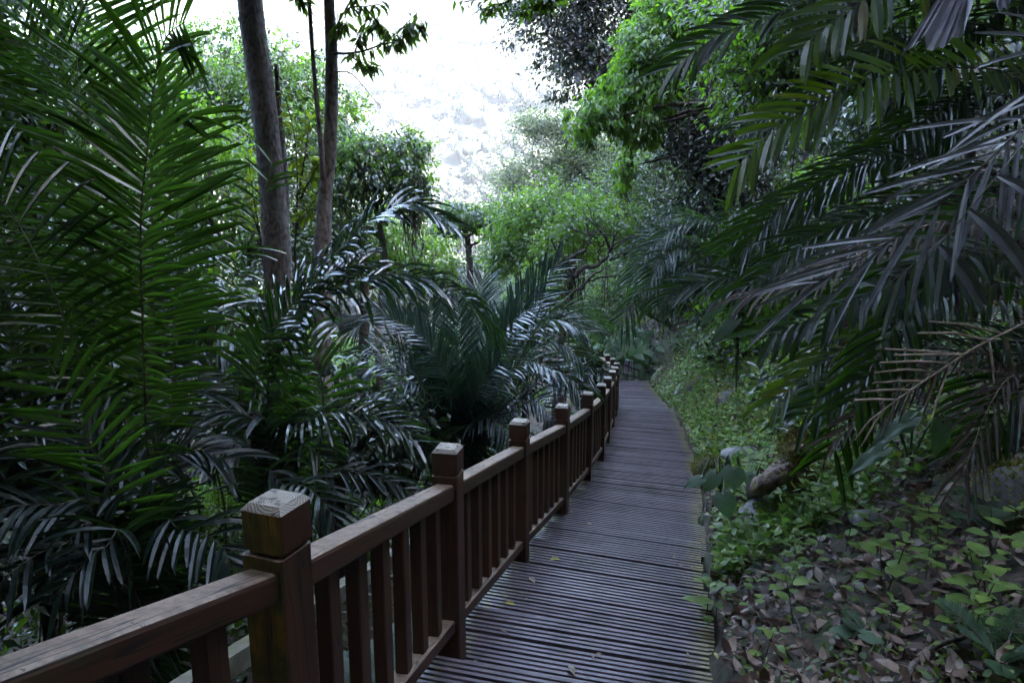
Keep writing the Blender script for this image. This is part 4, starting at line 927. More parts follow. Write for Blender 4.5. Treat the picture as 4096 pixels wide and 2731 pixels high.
    for s, r0 in [([(2235, 1400, 15), (2262, 1280, 15), (2268, 1170, 15), (2290, 1110, 15)], .11), ([(2290, 1110, 15), (2270, 1060, 15), (2260, 1050, 14.9), (2345, 990, 14.9), (2355, 930, 15), (2340, 870, 15)], .06), ([(2290, 1110, 15), (2330, 1075, 15), (2400, 1055, 15), (2440, 1000, 15), (2470, 930, 15)], .065),
                  ([(2270, 1170, 15), (2340, 1140, 14.9), (2360, 1110, 14.9), (2440, 1060, 15)], .05), ([(2345, 1130, 15), (2420, 1110, 15), (2490, 1102, 15), (2560, 1120, 15)], .03), ([(2400, 1055, 15), (2395, 1000, 15), (2420, 960, 15), (2400, 920, 15)], .03), ([(2240, 1030, 15), (2215, 980, 15), (2205, 940, 15)], .035), ([(2440, 1040, 15), (2520, 1000, 15), (2540, 940, 15)], .03), ([(2262, 1280, 15), (2245, 1200, 15.2), (2210, 1160, 15.2)], .03),
                  ([(2350, 1500, 15.5), (2420, 1370, 15.4), (2470, 1310, 15.3), (2490, 1290, 15.2)], .03), ([(2345, 1295, 15), (2395, 1290, 15), (2450, 1280, 15)], .025)]:
        C = catmull(lin(s), 16); C = [c + Vector(rr.normal(size=3) * .02) for c in C]; mb.tube(C, [.85 * r0 * (1 - .6 * i / 16) for i in range(17)], 7)
    tips = [W(x, y, 15 + rr.normal() * .3) for x, y in [(2300, 860), (2350, 820), (2500, 880), (2560, 930), (2420, 860), (2250, 900), (2590, 1080), (2480, 980)]]
    branchy(mb, rr, W(2440, 1000, 15), tips[:5], .018, wob=.25, n=5); branchy(mb, rr, W(2350, 940, 15), tips[3:], .016, wob=.25, n=5)
    mb.tube([W(2235, 1390, 15), Vector((f.x - .1, f.y, ground(f.x, f.y) - .3))], [.12, .16], 8)
    mb.build("trunk", M['barkd'], root, smooth=True)
    lob = [(tuple(W(x, y, d)), r, 1) for x, y, d, r in [(2180, 1130, 15, (.5, .6, .5)), (2200, 1260, 14.8, (.45, .6, .45)), (2320, 890, 15.8, (.7, .7, .4)), (2480, 890, 16.0, (.8, .7, .5)), (2240, 980, 15.2, (.5, .6, .4))]]
    P, D, Nn, a, b = crown_leaves(rr, lob, 3800, .1, .045, 24, .3, .3, .6); V, Fc = leaf_cloud(P, D, Nn, a, b); np_mesh("crown", V, Fc, M['leaf_mid'], root)
    vb = MB()
    for i in range(60):
        a = W(2200 + rr.random() * 140, 950 + rr.random() * 200, 15.1); ln = rr.uniform(.6, 1.9)
        vb.tube([a + Vector((rr.normal() * .03, rr.normal() * .03, -ln * q / 4)) for q in range(5)], .01, 4)
    vb.build("vine", M['vine'], root)
    # pale mottled trunk at the upper right
    tree_px("pale_trunk_tree", "leaning tree with pale mottled bark seen behind the upper right fronds", "tree",
        [[(3380, -500, 60, 6.5), (3395, -60, 62, 6.5), (3420, 60, 58, 6.5), (3435, 160, 46, 6.5), (3480, 270, 40, 6.5), (3560, 480, 60, 6.5)]],
        [(3500, -900, 6, 2.2, 2.2, .9), (3900, -800, 5, 2.2, 2.0, .8), (3000, -850, 7.0, 1.7, 1.8, .7), (3500, -700, 8.5, 2.0, 2.2, .8)], 13000, .22, .10, 'leaf_dark', 61, 'barkw')
    # a bough of leaves across the top edge
    rr = np.random.default_rng(62)
    rt = thing("overhanging_branch", W(2420, -150, 8), "leafy branch dipping in at the top edge over the sky gap", "branch")
    mb = MB(); P = []; D = []
    for s in [[(2800, -200, 8), (2500, -60, 8), (2250, -20, 8), (2060, -10, 8), (1900, 0, 8), (1850, 10, 8)], [(2250, -20, 8), (2150, 20, 8), (2060, 50, 8)], [(2060, -10, 8), (1980, 30, 8), (1930, 50, 8)], [(2250, -10, 8), (2200, 10, 8), (2120, 5, 8)]]:
        C = catmull(lin(s), 16); mb.tube(C, [.014 * (1 - .7 * i / 16) for i in range(17)], 5)
        for c in C[4:]:
            for _ in range(4): P.append(tuple(c + Vector(rr.normal(size=3) * .03))); D.append((rr.normal() * .5, rr.normal() * .5, -.6 + rr.normal() * .3))
    mb.build("limb", M['barkd'], rt); m = len(P)
    V, Fc = leaf_cloud(np.array(P), np.array(D), unit(rr.normal(size=(m, 3)) + np.array([0, -.5, .5])), .10 + .05 * rr.random(m), .035 + .015 * rr.random(m)); np_mesh("foliage", V, Fc, M['leaf_mid'], rt)
trees()

# unseen trees added to block overhead and rear light, rooted on both banks
def added_shade_trees():
    for k, (x, y, h, R, sd, lab) in enumerate([
        (9.0, -.8, 7.5, 4.0, 71, "broad added shade tree on the right bank beside the viewer, crown over the path"),
        (8.6, 3.5, 8.0, 3.0, 72, "broad added shade tree high on the right bank above the silver fronds"),
        (-7.5, 3.0, 8.0, 3.4, 74, "tall added shade tree at the far left beyond the upright fronds"),
        (-5.2, 1.2, 8.5, 3.2, 73, "added shade tree left of the fence, its crown above the dark lower left thicket"),
        (-8.5, 4.5, 9.0, 3.4, 80, "tall added shade tree deep in the left thicket"),
        (-5.0, -2.2, 9.5, 3.6, 79, "tall added shade tree left of the fence beside the viewer"),
        (-6.0, 5.2, 12.5, 3.4, 81, "very tall added shade tree standing in the left thicket behind the upright palms"),
        (-3.2, 2.2, 12.0, 3.0, 82, "slender tall added shade tree rising from the dark lower left thicket"),
        (3.6, -5.5, 6.5, 3.4, 77, "low spreading added shade tree close behind the viewer at the boardwalk edge"),
        (-2.6, -4.0, 7.0, 3.6, 78, "added shade tree left of the boardwalk well behind the viewer"),
        (1.0, -5.0, 8.0, 4.5, 75, "added shade tree over the boardwalk behind the viewer"),
        (8.5, 8.5, 8.0, 3.4, 76, "added shade tree up the right slope behind the yellow tipped fronds")]):
        rng = np.random.default_rng(sd); g = ground(x, y)
        rt = thing("added_shade_tree", Vector((x, y, g)), lab, "tree")
        mb = MB(); c = Vector((x, y, g)); top = c + Vector((-.4 if x > 0 else .4, 0, h * .7))
        mb.tube([c - Vector((0, 0, .3)), c.lerp(top, .5) + Vector((.15, .1, 0)), top], [.22, .18, .13], 10)
        lob = []
        for i in range(7):
            a = i / 7 * 2 * PI; q = top + Vector((math.cos(a) * R * .6, math.sin(a) * R * .6, rng.uniform(.3, 1.6)))
            lob.append((tuple(q), (R * .5, R * .5, .9), 1)); branchy(mb, rng, top, [q], .07)
        mb.build("trunk", M['barkd'], rt, smooth=True)
        P, D, Nn, a, b = crown_leaves(rng, lob, 13000, .38, .2, 26, .34, .2, .5); V, Fc = leaf_cloud(P, D, Nn, a, b); np_mesh("crown", V, Fc, M['leaf_dark'], rt)
added_shade_trees()

# shrubs on the slopes: a few kinds, each plant its own thing
def shrubs():
    protos = []
    kinds = [('leaf_mid', .11, .05, "mid green shrub on the slope among the gorge trees"), ('leaf_dark', .12, .055, "dark shrub on the slope among the gorge trees"), ('leaf_grey', .10, .045, "grey-green shrub on the slope among the gorge trees"), ('leaf_brt', .11, .05, "bright green shrub on the slope among the gorge trees")]
    rng = np.random.default_rng(81)
    pos = []
    for Y in np.arange(13, 44, 2.6):
        for s in (.9, 2.6, 5.0, 8.5, 13):
            pos.append((rx(Y) + s + rng.normal() * .7, Y + rng.normal() * .8, .55 + .09 * s + .3 * rng.random() + (.012 * Y)))
    for Y in np.arange(14, 46, 3.2):
        for t in (4.5, 8, 12, 17):
            if rng.random() < .8: pos.append((fx(Y) - t + rng.normal() * .9, Y + rng.normal() * .9, .7 + .05 * t + .4 * rng.random()))
    for i in range(6): pos.append((-3.2 - rng.random() * 4, 8 + rng.random() * 5, .6 + .3 * rng.random()))
    made = {}
    for i, (x, y, sc) in enumerate(pos):
        if 16.5 < y < 26 and fx(y) - 1.2 < x < rx(y) + .9: continue
        k = int(rng.choice(4, p=[.36, .3, .22, .12])); loc = gz(x, y) - Vector((0, 0, .05)); rz = rng.uniform(0, 6.28)
        if k not in made:
            mt, ll, lw, lab = kinds[k]; r = np.random.default_rng(85 + k)
            rt = thing("shrub", (0, 0, 0), lab, "shrub", "shrubs on the gorge slopes")
            mb = MB(); tips = [(r.normal() * .6, r.normal() * .6, .8 + r.random() * .9) for _ in range(12)]; branchy(mb, r, (0, 0, -.1), tips, .035, wob=.15, n=5); mb.build("stem", M['barkd'], rt)
            lob = [((r.normal() * .5, r.normal() * .5, .55 + r.random() * .8), (.55 + .3 * r.random(),) * 2 + (.45,), 1) for _ in range(6)]
            P, D, Nn, a, b = crown_leaves(r, lob, 4200, ll, lw, 26, .3, .4, .5); V, Fc = leaf_cloud(P, D, Nn, a, b); np_mesh("foliage", V, Fc, M[mt], rt)
            rt.location = loc; rt.rotation_euler = (0, 0, rz); rt.scale = (sc,) * 3; made[k] = rt
        else: copy_tree(made[k], loc, rz, sc)
shrubs()

# ------------------------------------------------------------------ ground plants
def scatter_cover():
    rng = np.random.default_rng(91)
    def surf(n, xf, yr, ln, wn, mat, name, lift, flatn, kind='stuff', dens=None):
        P = []; 
        while len(P) < n:
            Y = yr[0] + (yr[1] - yr[0]) * rng.random() ** 1.4; X = xf(Y)
            if dens and rng.random() > dens(X, Y): continue
            P.append((X, Y, ground(X, Y) + lift * rng.random()))
        P = np.array(P); m = len(P)
        D = unit(np.concatenate([rng.normal(size=(m, 2)), rng.normal(size=(m, 1)) * flatn], 1))
        Nn = unit(rng.normal(size=(m, 3)) * (.25 + flatn * .6) + np.array([0, 0, 1.]))
        s = .55 + .8 * rng.random(m)
        V, Fc = leaf_cloud2(rng, P, D, Nn, ln * s, wn * s, .5 if mat == 'litter' else .25); o = np_mesh(name, V, Fc, M[mat]); tag(o, kind=kind); return o
    right = lambda Y: rx(Y) + .02 + 4.8 * rng.random() ** 1.1
    left = lambda Y: fx(Y) - .25 - 9 * rng.random() ** 1.3
    clr = lambda X, Y: .25 + .75 * sstep(-.1, .25, _nz(X, Y, 1.3, 7))
    surf(24000, right, (.9, 16), .08, .042, 'litter', "leaf_litter", .035, .45)
    surf(5000, left, (1.2, 16), .09, .045, 'litter', "leaf_litter", .03, .4)
    surf(19000, right, (.9, 18), .034, .026, 'cover', "ground_cover", .07, .5, dens=clr)
    surf(15000, lambda Y: rx(Y) + .03 + 2.4 * rng.random(), (4.5, 20), .07, .05, 'herb', "ground_cover", .18, .5, dens=lambda X, Y: .3 + .7 * sstep(-.2, .2, _nz(X, Y, .8, 3)))
    surf(14000, lambda Y: rx(Y) + .02 + 2.6 * rng.random() ** 1.2, (9, 22), .075, .055, 'cover', "ground_cover", .12, .5)
    surf(5000, lambda Y: rx(Y) + .02 + 2.6 * rng.random(), (9, 21), .09, .05, 'litter', "leaf_litter", .05, .45)
    surf(1500, lambda Y: rx(Y) + .1 + 2.4 * rng.random(), (5, 16), .07, .045, 'leaf_yel', "ground_cover", .25, .5)
    surf(16000, left, (1.0, 20), .07, .04, 'leaf_dark', "ground_cover", .2, .5)  # darker leaf colour stands in for shade on the left ground
    # leafy undergrowth clothing the steeper slopes and the far bank
    def slope(n, gen, ln, wn, mat, hi):
        P = np.array([gen() for _ in range(n)]); cl = rng.normal(size=(n // 25 + 1, 3))
        P[:, 2] += hi * rng.random(n) ** 1.5 * (1 + .6 * np.sin(P[:, 0] * 1.9) * np.cos(P[:, 1] * 1.3))
        D = unit(rng.normal(size=(n, 3)) * .7 + np.array([-.3, -.3, -.3])); Nn = unit(rng.normal(size=(n, 3)) * .5 + np.array([-.2, -.3, .9]))
        s = .6 + .8 * rng.random(n); V, Fc = leaf_cloud(P, D, Nn, ln * s, wn * s); o = np_mesh("undergrowth", V, Fc, M[mat]); tag(o, kind='stuff')
    def gR():
        Y = 7 + 50 * rng.random() ** 1.5; X = rx(Y) + .8 + (4 if Y < 14 else 0) * (rng.random() < .5) + (26 - 0) * rng.random() ** 1.6
        return (X, Y, ground(X, Y))
    def gL():
        Y = 6 + 44 * rng.random() ** 1.3; X = fx(Y) - 2.5 - 34 * rng.random() ** 1.3
        return (X, Y, ground(X, Y))
    def gF():
        Y = 24 + 40 * rng.random(); X = fx(Y) + 14 - 40 * rng.random()
        return (X, Y, ground(X, Y))
    slope(22000, gR, .16, .08, 'leaf_dark', .5); slope(16000, gR, .15, .07, 'leaf_mid', .7)
    slope(22000, gL, .16, .07, 'leaf_mid', .7); slope(12000, gL, .16, .07, 'leaf_dark', .5)
    slope(16000, gF, .2, .09, 'leaf_mid', 1.0); slope(10000, gF, .2, .09, 'leaf_grey', 1.2)
scatter_cover()

OV = (.12, .72, 1.0, .86, .5, .04)
def herbs():
    R = random.Random(17)
    protos = []
    for k in range(5):
        rt = thing("nettle", (0, 0, 0), "x", "plant"); st = MB(); lf = MB(); ns = R.choice((1, 1, 2))
        for q in range(ns):
            lean = Vector((R.uniform(-.25, .25), R.uniform(-.25, .25), 1)).normalized(); H = R.uniform(.22, .42)
            pts = [Vector((q * .05, 0, -.03)) + lean * H * t / 4 + Vector((0, 0, -.02 * (t / 4) ** 2)) for t in range(5)]
            st.tube(pts, [.004, .0035, .003, .0025, .002], 5)
            lv = R.choice((3, 4, 4)); a0 = R.uniform(0, 3)
            for j in range(lv):
                p = pts[0].lerp(pts[-1], .4 + .6 * j / (lv - 1)); ln = (.062 + .055 * math.sin((j + .8) / lv * PI)) * R.uniform(.85, 1.2)
                for s in (0, PI):
                    a = a0 + j * 1.6 + s + R.uniform(-.3, .3); d = Vector((math.cos(a), math.sin(a), .25))
                    b = p + d * .035
                    st.tube([p, b], .0014, 4)
                    blade(lf, b, d, UP + Vector((R.uniform(-.2, .2), R.uniform(-.2, .2), 0)), ln, ln * .68, .55, OV, .12)
            for s in range(3):
                a = a0 + s * 2.1; blade(lf, pts[-1], Vector((math.cos(a), math.sin(a), .5)), UP, .045, .028, .4, OV, .15)
        lf.build("foliage", M['herb'], rt, smooth=True); st.build("stem", M['fern'], rt); protos.append(rt)
    spots = []
    named = [(2860, 2480), (3150, 2350), (3230, 2260), (3380, 2180), (3290, 2090), (3530, 2340), (3700, 2290), (3860, 2420), (3950, 2380), (3820, 2520), (3640, 2140), (3480, 2120), (3180, 2470), (3050, 2620), (3760, 2190), (3010, 2030), (3100, 2010), (3240, 2000), (3350, 2000), (3000, 1880), (2960, 1800), (2900, 1750), (2850, 1720), (3060, 1830), (2990, 1930), (3160, 1920), (3940, 2090), (4020, 2260), (3560, 2480), (2830, 1830), (2790, 1750), (2820, 1660), (2780, 1690)]
    def hit(x, y):
        lo = 1.2
        for i in range(1100):
            d = 1.2 + i * .025; p = W(x, y, d)
            if p.z < ground(p.x, p.y): return p
        print('NOHIT', x, y); return W(x, y, 6)
    globals()['hit'] = hit
    pts = [hit(x, y + 30) for x, y in named]
    for i in range(44):
        Y = 2.0 + 13 * R.random() ** 1.2; X = rx(Y) + .15 + R.random() ** 1.3 * 2.4; pts.append(gz(X, Y))
    used = set(); labels = ["single-stemmed nettle-like herb with broad soft leaves on the right bank", "upright nettle-like herb with four leaf pairs on the right bank", "leaning nettle-like herb with pale green leaves on the right bank", "low nettle-like herb with wide leaves on the right bank", "tall nettle-like herb with toothed leaves on the right bank"]
    for i, p in enumerate(pts):
        k = i % 5; sc = R.uniform(.65, 1.15) * (1.0 if i < 33 else .8); rz = R.uniform(0, 6.28)
        if k not in used: o = protos[k]; o.location = p; o.rotation_euler = (0, 0, rz); o.scale = (sc,) * 3; used.add(k)
        else: o = copy_tree(protos[k], p, rz, sc)
        o['label'] = labels[k]; o['group'] = "nettle-like herbs on the right bank"
herbs()

def heart_leaf(mb, c, d, nrm, L_, wv, mi=0, droop=.3, wave=.04, rng=random):
    """broad arrow-heart leaf: attachment at c, tip towards d"""
    d = d.normalized(); s = d.cross(nrm).normalized(); n = s.cross(d)
    prof = [(-.30, .30), (-.26, .55), (-.12, .82), (.05, .97), (.22, 1.0), (.40, .90), (.58, .68), (.75, .42), (.9, .17), (1.0, .01)]
    rows = []
    for i, (t, w) in enumerate(prof):
        row = []
        for k in (-1, -.66, -.33, 0, .33, .66, 1):
            tt = t if k or t > -.02 else -.02
            if t < 0: tt = t * (abs(k) ** .6)
            z = -droop * L_ * max(tt, 0) ** 2 - .10 * L_ * wv * abs(k) ** 2 * w + wave * L_ * math.sin(i * 2.1 + k * 3) * abs(k) + .045 * L_ * abs(k)
            row.append(c + d * tt * L_ + s * k * w * wv * L_ * .5 + n * z)
        rows.append(row)
    vs = [p for r in rows for p in r]; m = 7
    mb.add(vs, [(i * m + j, (i + 1) * m + j, (i + 1) * m + j + 1, i * m + j + 1) for i in range(len(rows) - 1) for j in range(m - 1)], mi)
def ear_plant(name, label, cat, foot, leaves, mat, seed, group=None):
    R = random.Random(seed); rt = thing(name, foot, label, cat, group)
    for (c, d, n, L_, wv) in leaves:
        mb = MB(); heart_leaf(mb, c, Vector(d), Vector(n), L_, wv, rng=R); lf = mb.build("leaf", M[mat], rt, smooth=True)
        sb = MB(); mid = foot.lerp(c, .55) + Vector((0, 0, .12 * (c - foot).length)); sb.tube(catmull([foot, mid, c], 10), [.009 - .0004 * i for i in range(11)], 6); sb.build("stalk", M['fern'], lf)
    return rt
def big_leaves():
    f = hit(2880, 1975)
    ear_plant("taro", "taro with four round heart-shaped leaves beside the mossy rock by the boardwalk", "plant", f,
        [(W(2935, 1880, 5.7), (-.1, -.55, -.35), (0, -.6, .9), .17, 1.12), (W(2860, 1900, 5.6), (-.55, -.4, -.5), (-.45, -.7, .55), .165, .85), (W(2895, 1985, 5.4), (.1, -.6, -.5), (0, -.75, .7), .17, 1.05), (W(2800, 1915, 5.6), (-.8, -.3, -.2), (-.2, -.5, .9), .15, .7)], 'taro', 1)
    f = hit(3030, 1965)
    ear_plant("taro", "smaller taro with two overlapping leaves right of the mossy rock", "plant", f, [(W(3020, 1915, 5.7), (.1, -.7, -.4), (0, -.6, .9), .15, 1.1), (W(3010, 1895, 5.75), (-.7, -.2, .1), (.1, -.4, 1), .12, .7)], 'taro', 2)
    f = hit(3430, 2640)
    ear_plant("taro", "lone dark arrow-shaped taro leaf low near the bottom edge", "plant", f, [(hit(3450, 2610) + Vector((0, 0, .09)), (.8, -.35, .0), (.1, -.2, 1), .09, .95), (hit(3340, 2610) + Vector((0, 0, .10)), (.7, .2, .12), (.1, -.3, 1), .12, .6)], 'taro', 3)
    def at(x, y, d): return W(x, y, d)
    f = hit(3300, 1640); d0 = 6.2
    ear_plant("elephant_ear", "elephant ear plant with large wavy pale leaves under the hanging fronds", "plant", Vector(f),
        [(at(3370, 1400, 5.6), (-.55, -.2, -.75), (-.3, -.8, .5), .42, .5), (at(3220, 1555, 5.4), (-.45, -.25, -.7), (-.35, -.8, .4), .28, .62), (at(3370, 1555, 5.4), (-.55, -.3, -.65), (-.3, -.8, .5), .34, .5), (at(3420, 1300, 5.9), (-.3, -.1, -.9), (-.4, -.8, .4), .36, .5), (at(3640, 1480, 5.4), (-.5, -.2, -.7), (-.3, -.8, .5), .34, .5)], 'ear', 4)
    f = hit(2960, 1420)
    ear_plant("elephant_ear", "elephant ear plant with two pale leaves pointing down to the path", "plant", Vector(f),
        [(at(2890, 1205, 7.2), (-.75, -.15, -.7), (-.2, -.8, .6), .32, .42), (at(2965, 1190, 7.2), (-.6, -.2, -.75), (-.2, -.8, .6), .24, .5), (at(2930, 1290, 7.0), (-.8, -.2, -.6), (-.1, -.7, .8), .30, .45)], 'ear', 5)
    f = hit(3640, 1860)
    ear_plant("elephant_ear", "elephant ear plant with two narrow green leaves in front of the dark palm base", "plant", Vector(f),
        [(at(3640, 1680, 4.2), (-.85, -.25, -.3), (0, -.15, 1), .33, .42), (at(3530, 1800, 4.1), (-.85, -.25, -.3), (0, -.15, 1), .27, .42), (at(3770, 1700, 4.3), (-.3, -.4, -.8), (-.3, -.9, .3), .2, .55)], 'taro', 6)
    # broad dark leaves by the far bend
    R = random.Random(6)
    for k, (x, y, lab) in enumerate([(2500, 1430, "clump of broad dark leaves right of the far fence posts"), (2570, 1430, "clump of broad dark leaves behind the notice sign"), (2440, 1400, "clump of broad lit leaves at the end of the fence"), (2620, 1380, "clump of broad dark leaves up the bank from the sign"), (2540, 1370, "clump of broad blue-green leaves above the notice sign"), (2470, 1360, "clump of broad dark leaves over the last fence posts")]):
        d = 24.0 + .5 * k; c = W(x, y, d); foot = Vector((c.x + .2, c.y + .5, c.z - .8))
        lv = []
        for i in range(26):
            p = c + Vector((R.uniform(-.6, .6), R.uniform(-.4, .4), R.uniform(-.6, .5))); lv.append((p, (R.uniform(-.7, .5), -.5, R.uniform(-.7, -.1)), (R.uniform(-.3, .3), -.6, .8), R.uniform(.24, .4), R.uniform(.7, 1.0)))
        rt = thing("broadleaf_plant", foot, lab, "plant"); mb = MB(); sb = MB()
        for (p, dd, n, L_, wv) in lv:
            heart_leaf(mb, p, Vector(dd), Vector(n), L_, wv, rng=R); sb.tube([foot, foot.lerp(p, .6) + Vector((0, 0, .1)), p], .008, 4)
        mb.build("foliage", M['ear' if k in (1, 4) else 'taro'], rt, smooth=True); sb.build("stem", M['fern'], rt)
big_leaves()

def fern(label, foot, n, L_, seed, droop=.8, spread=(0, 6.28), group=None):
    R = random.Random(seed); rt = thing("fern", foot, label, "fern", group)
    mb = MB(); sb = MB()
    for i in range(n):
        a = spread[0] + (spread[1] - spread[0]) * (i + .5) / n + R.uniform(-.3, .3); d = Vector((math.cos(a), math.sin(a), R.uniform(.7, 1.3))).normalized(); ln = L_ * R.uniform(.7, 1.1)
        pts = []; p = Vector(foot)
        for j in range(9): pts.append(p.copy()); p += d * ln / 8; d = (d - UP * droop / 8 * (.4 + j / 5)).normalized()
        sb.tube(pts, [.004 - .0004 * j for j in range(9)], 4)
        C = catmull(pts, 26)
        for j in range(4, 26):
            T = (C[j + 1 if j < 26 else j] - C[j - 1]).normalized(); S = T.cross(UP).normalized(); w = ln * .24 * math.sin((j - 2) / 25 * PI) ** .8 + .01
            for sg in (-1, 1): blade(mb, C[j], S * sg + T * .35 + UP * .1, UP, w, ln * .045, .35, (.8, 1, .7, .1), .1, 0, R)
    mb.build("foliage", M['fern'], rt); sb.build("stem", M['rachis'], rt)
def ferns():
    for i, (x, y, n, L_, lab) in enumerate([(2880, 2330, 5, .16, "tiny pale fern at the boardwalk edge in the leaf litter"), (3960, 2120, 7, .34, "fern on the bank beside the large boulder at right"), (4000, 2660, 7, .3, "fern in the bottom right corner"), (3060, 2310, 5, .14, "small fern sprig among dry leaves near the middle of the bank"), (3960, 1740, 8, .42, "dark fern beneath the hanging dead frond at right"),
                                            (3200, 1700, 7, .35, "fern behind the rotten stump"), (3480, 2560, 5, .16, "small fern sprig near the bottom of the bank"), (2960, 1560, 7, .34, "fern under the elephant ears by the mossy rock face")]):
        fern(lab, hit(x, y), n, L_, 300 + i)
    R = random.Random(31)
    k = 0
    for (x, y, d) in [(1250, 2560, 3.9), (1430, 2500, 4.2), (1560, 2450, 4.4), (1350, 2640, 3.6), (1650, 2350, 5.0), (1180, 2450, 4.4), (1760, 2250, 5.6), (950, 2700, 3.3), (1500, 2640, 3.9), (1120, 2680, 3.4)]:
        p = W(x, y, d); p.z = ground(p.x, p.y); fern("fern on the low ground seen between the balusters of the fence", p, 8, R.uniform(.45, .6), 330 + k, group="ferns below the fence"); k += 1
    # grassy tuft seen under the first rail
    p = W(560, 2740, 3.2); p.z = ground(p.x, p.y); rt = thing("grass_tuft", p, "tuft of thin blue-green grass under the nearest rail", "grass tuft"); mb = MB()
    for i in range(60):
        a = R.uniform(0, 6.28); blade(mb, p + Vector((R.uniform(-.08, .08), R.uniform(-.08, .08), 0)), Vector((math.cos(a) * .35, math.sin(a) * .35, 1)), Vector((math.cos(a), math.sin(a), .3)), R.uniform(.4, .75), .009, .7, (1, 1, .9, .7, .4, .05), .2, 0, R)
    mb.build("blades", M['taro'], rt)
ferns()

# ------------------------------------------------------------------ rocks, log, twigs, fallen leaves
def rock(name, label, c, r, seed, mat='stone', flat=.6, cat="rock", moss=None):
    rng = np.random.default_rng(seed)
    import bmesh
    bm = bmesh.new(); bmesh.ops.create_icosphere(bm, subdivisions=4, radius=1.0)
    off = Vector(rng.normal(size=3) * 7)
    pl = [(Vector(rng.normal(size=3)).normalized(), .72 + .2 * rng.random()) for _ in range(9)]
    for v in bm.verts:
        p = v.co.normalized(); q = 1.0
        for n_, h in pl:
            dd = p.dot(n_)
            if dd > 0: q = min(q, h / dd)
        q += .10 * noise.noise(p * 1.7 + off) + .05 * noise.noise(p * 5 + off) + .02 * noise.noise(p * 14 + off)
        v.co = Vector((p.x * q * r[0], p.y * q * r[1], p.z * q * r[2]))
    me = bpy.data.meshes.new(name); bm.to_mesh(me); bm.free(); me.materials.append(M[mat])
    me.polygons.foreach_set('use_smooth', [True] * len(me.polygons))
    o = bpy.data.objects.new(name, me); COL.objects.link(o); o.location = c; o.rotation_euler = (0, 0, rng.uniform(0, 6.28)); tag(o, label, cat)
    if moss:
        m = np.array([tuple(v.co) for v in me.vertices]); 
        P = []; k = 5200
        idx = rng.integers(0, len(m), k); P = m[idx] + rng.normal(size=(k, 3)) * .012
        nn = unit(m[idx] / np.array(r)); keep = (nn[:, 2] > moss + .35 * rng.normal(size=k)); P = P[keep]; nn = nn[keep]; k = len(P)
        V, Fc = leaf_cloud(P, unit(nn + rng.normal(size=(k, 3)) * .8), unit(rng.normal(size=(k, 3))), .02 + .012 * rng.random(k), .010 + .006 * rng.random(k))
        mo = np_mesh("moss", V, Fc, M['mossleaf']); mo.parent = o
    return o
M['mossleaf'] = leafmat("moss_tuft", [(.10, .11, .012), (.18, .18, .018), (.28, .26, .03)], .2, (.3, .3, .03), .8)
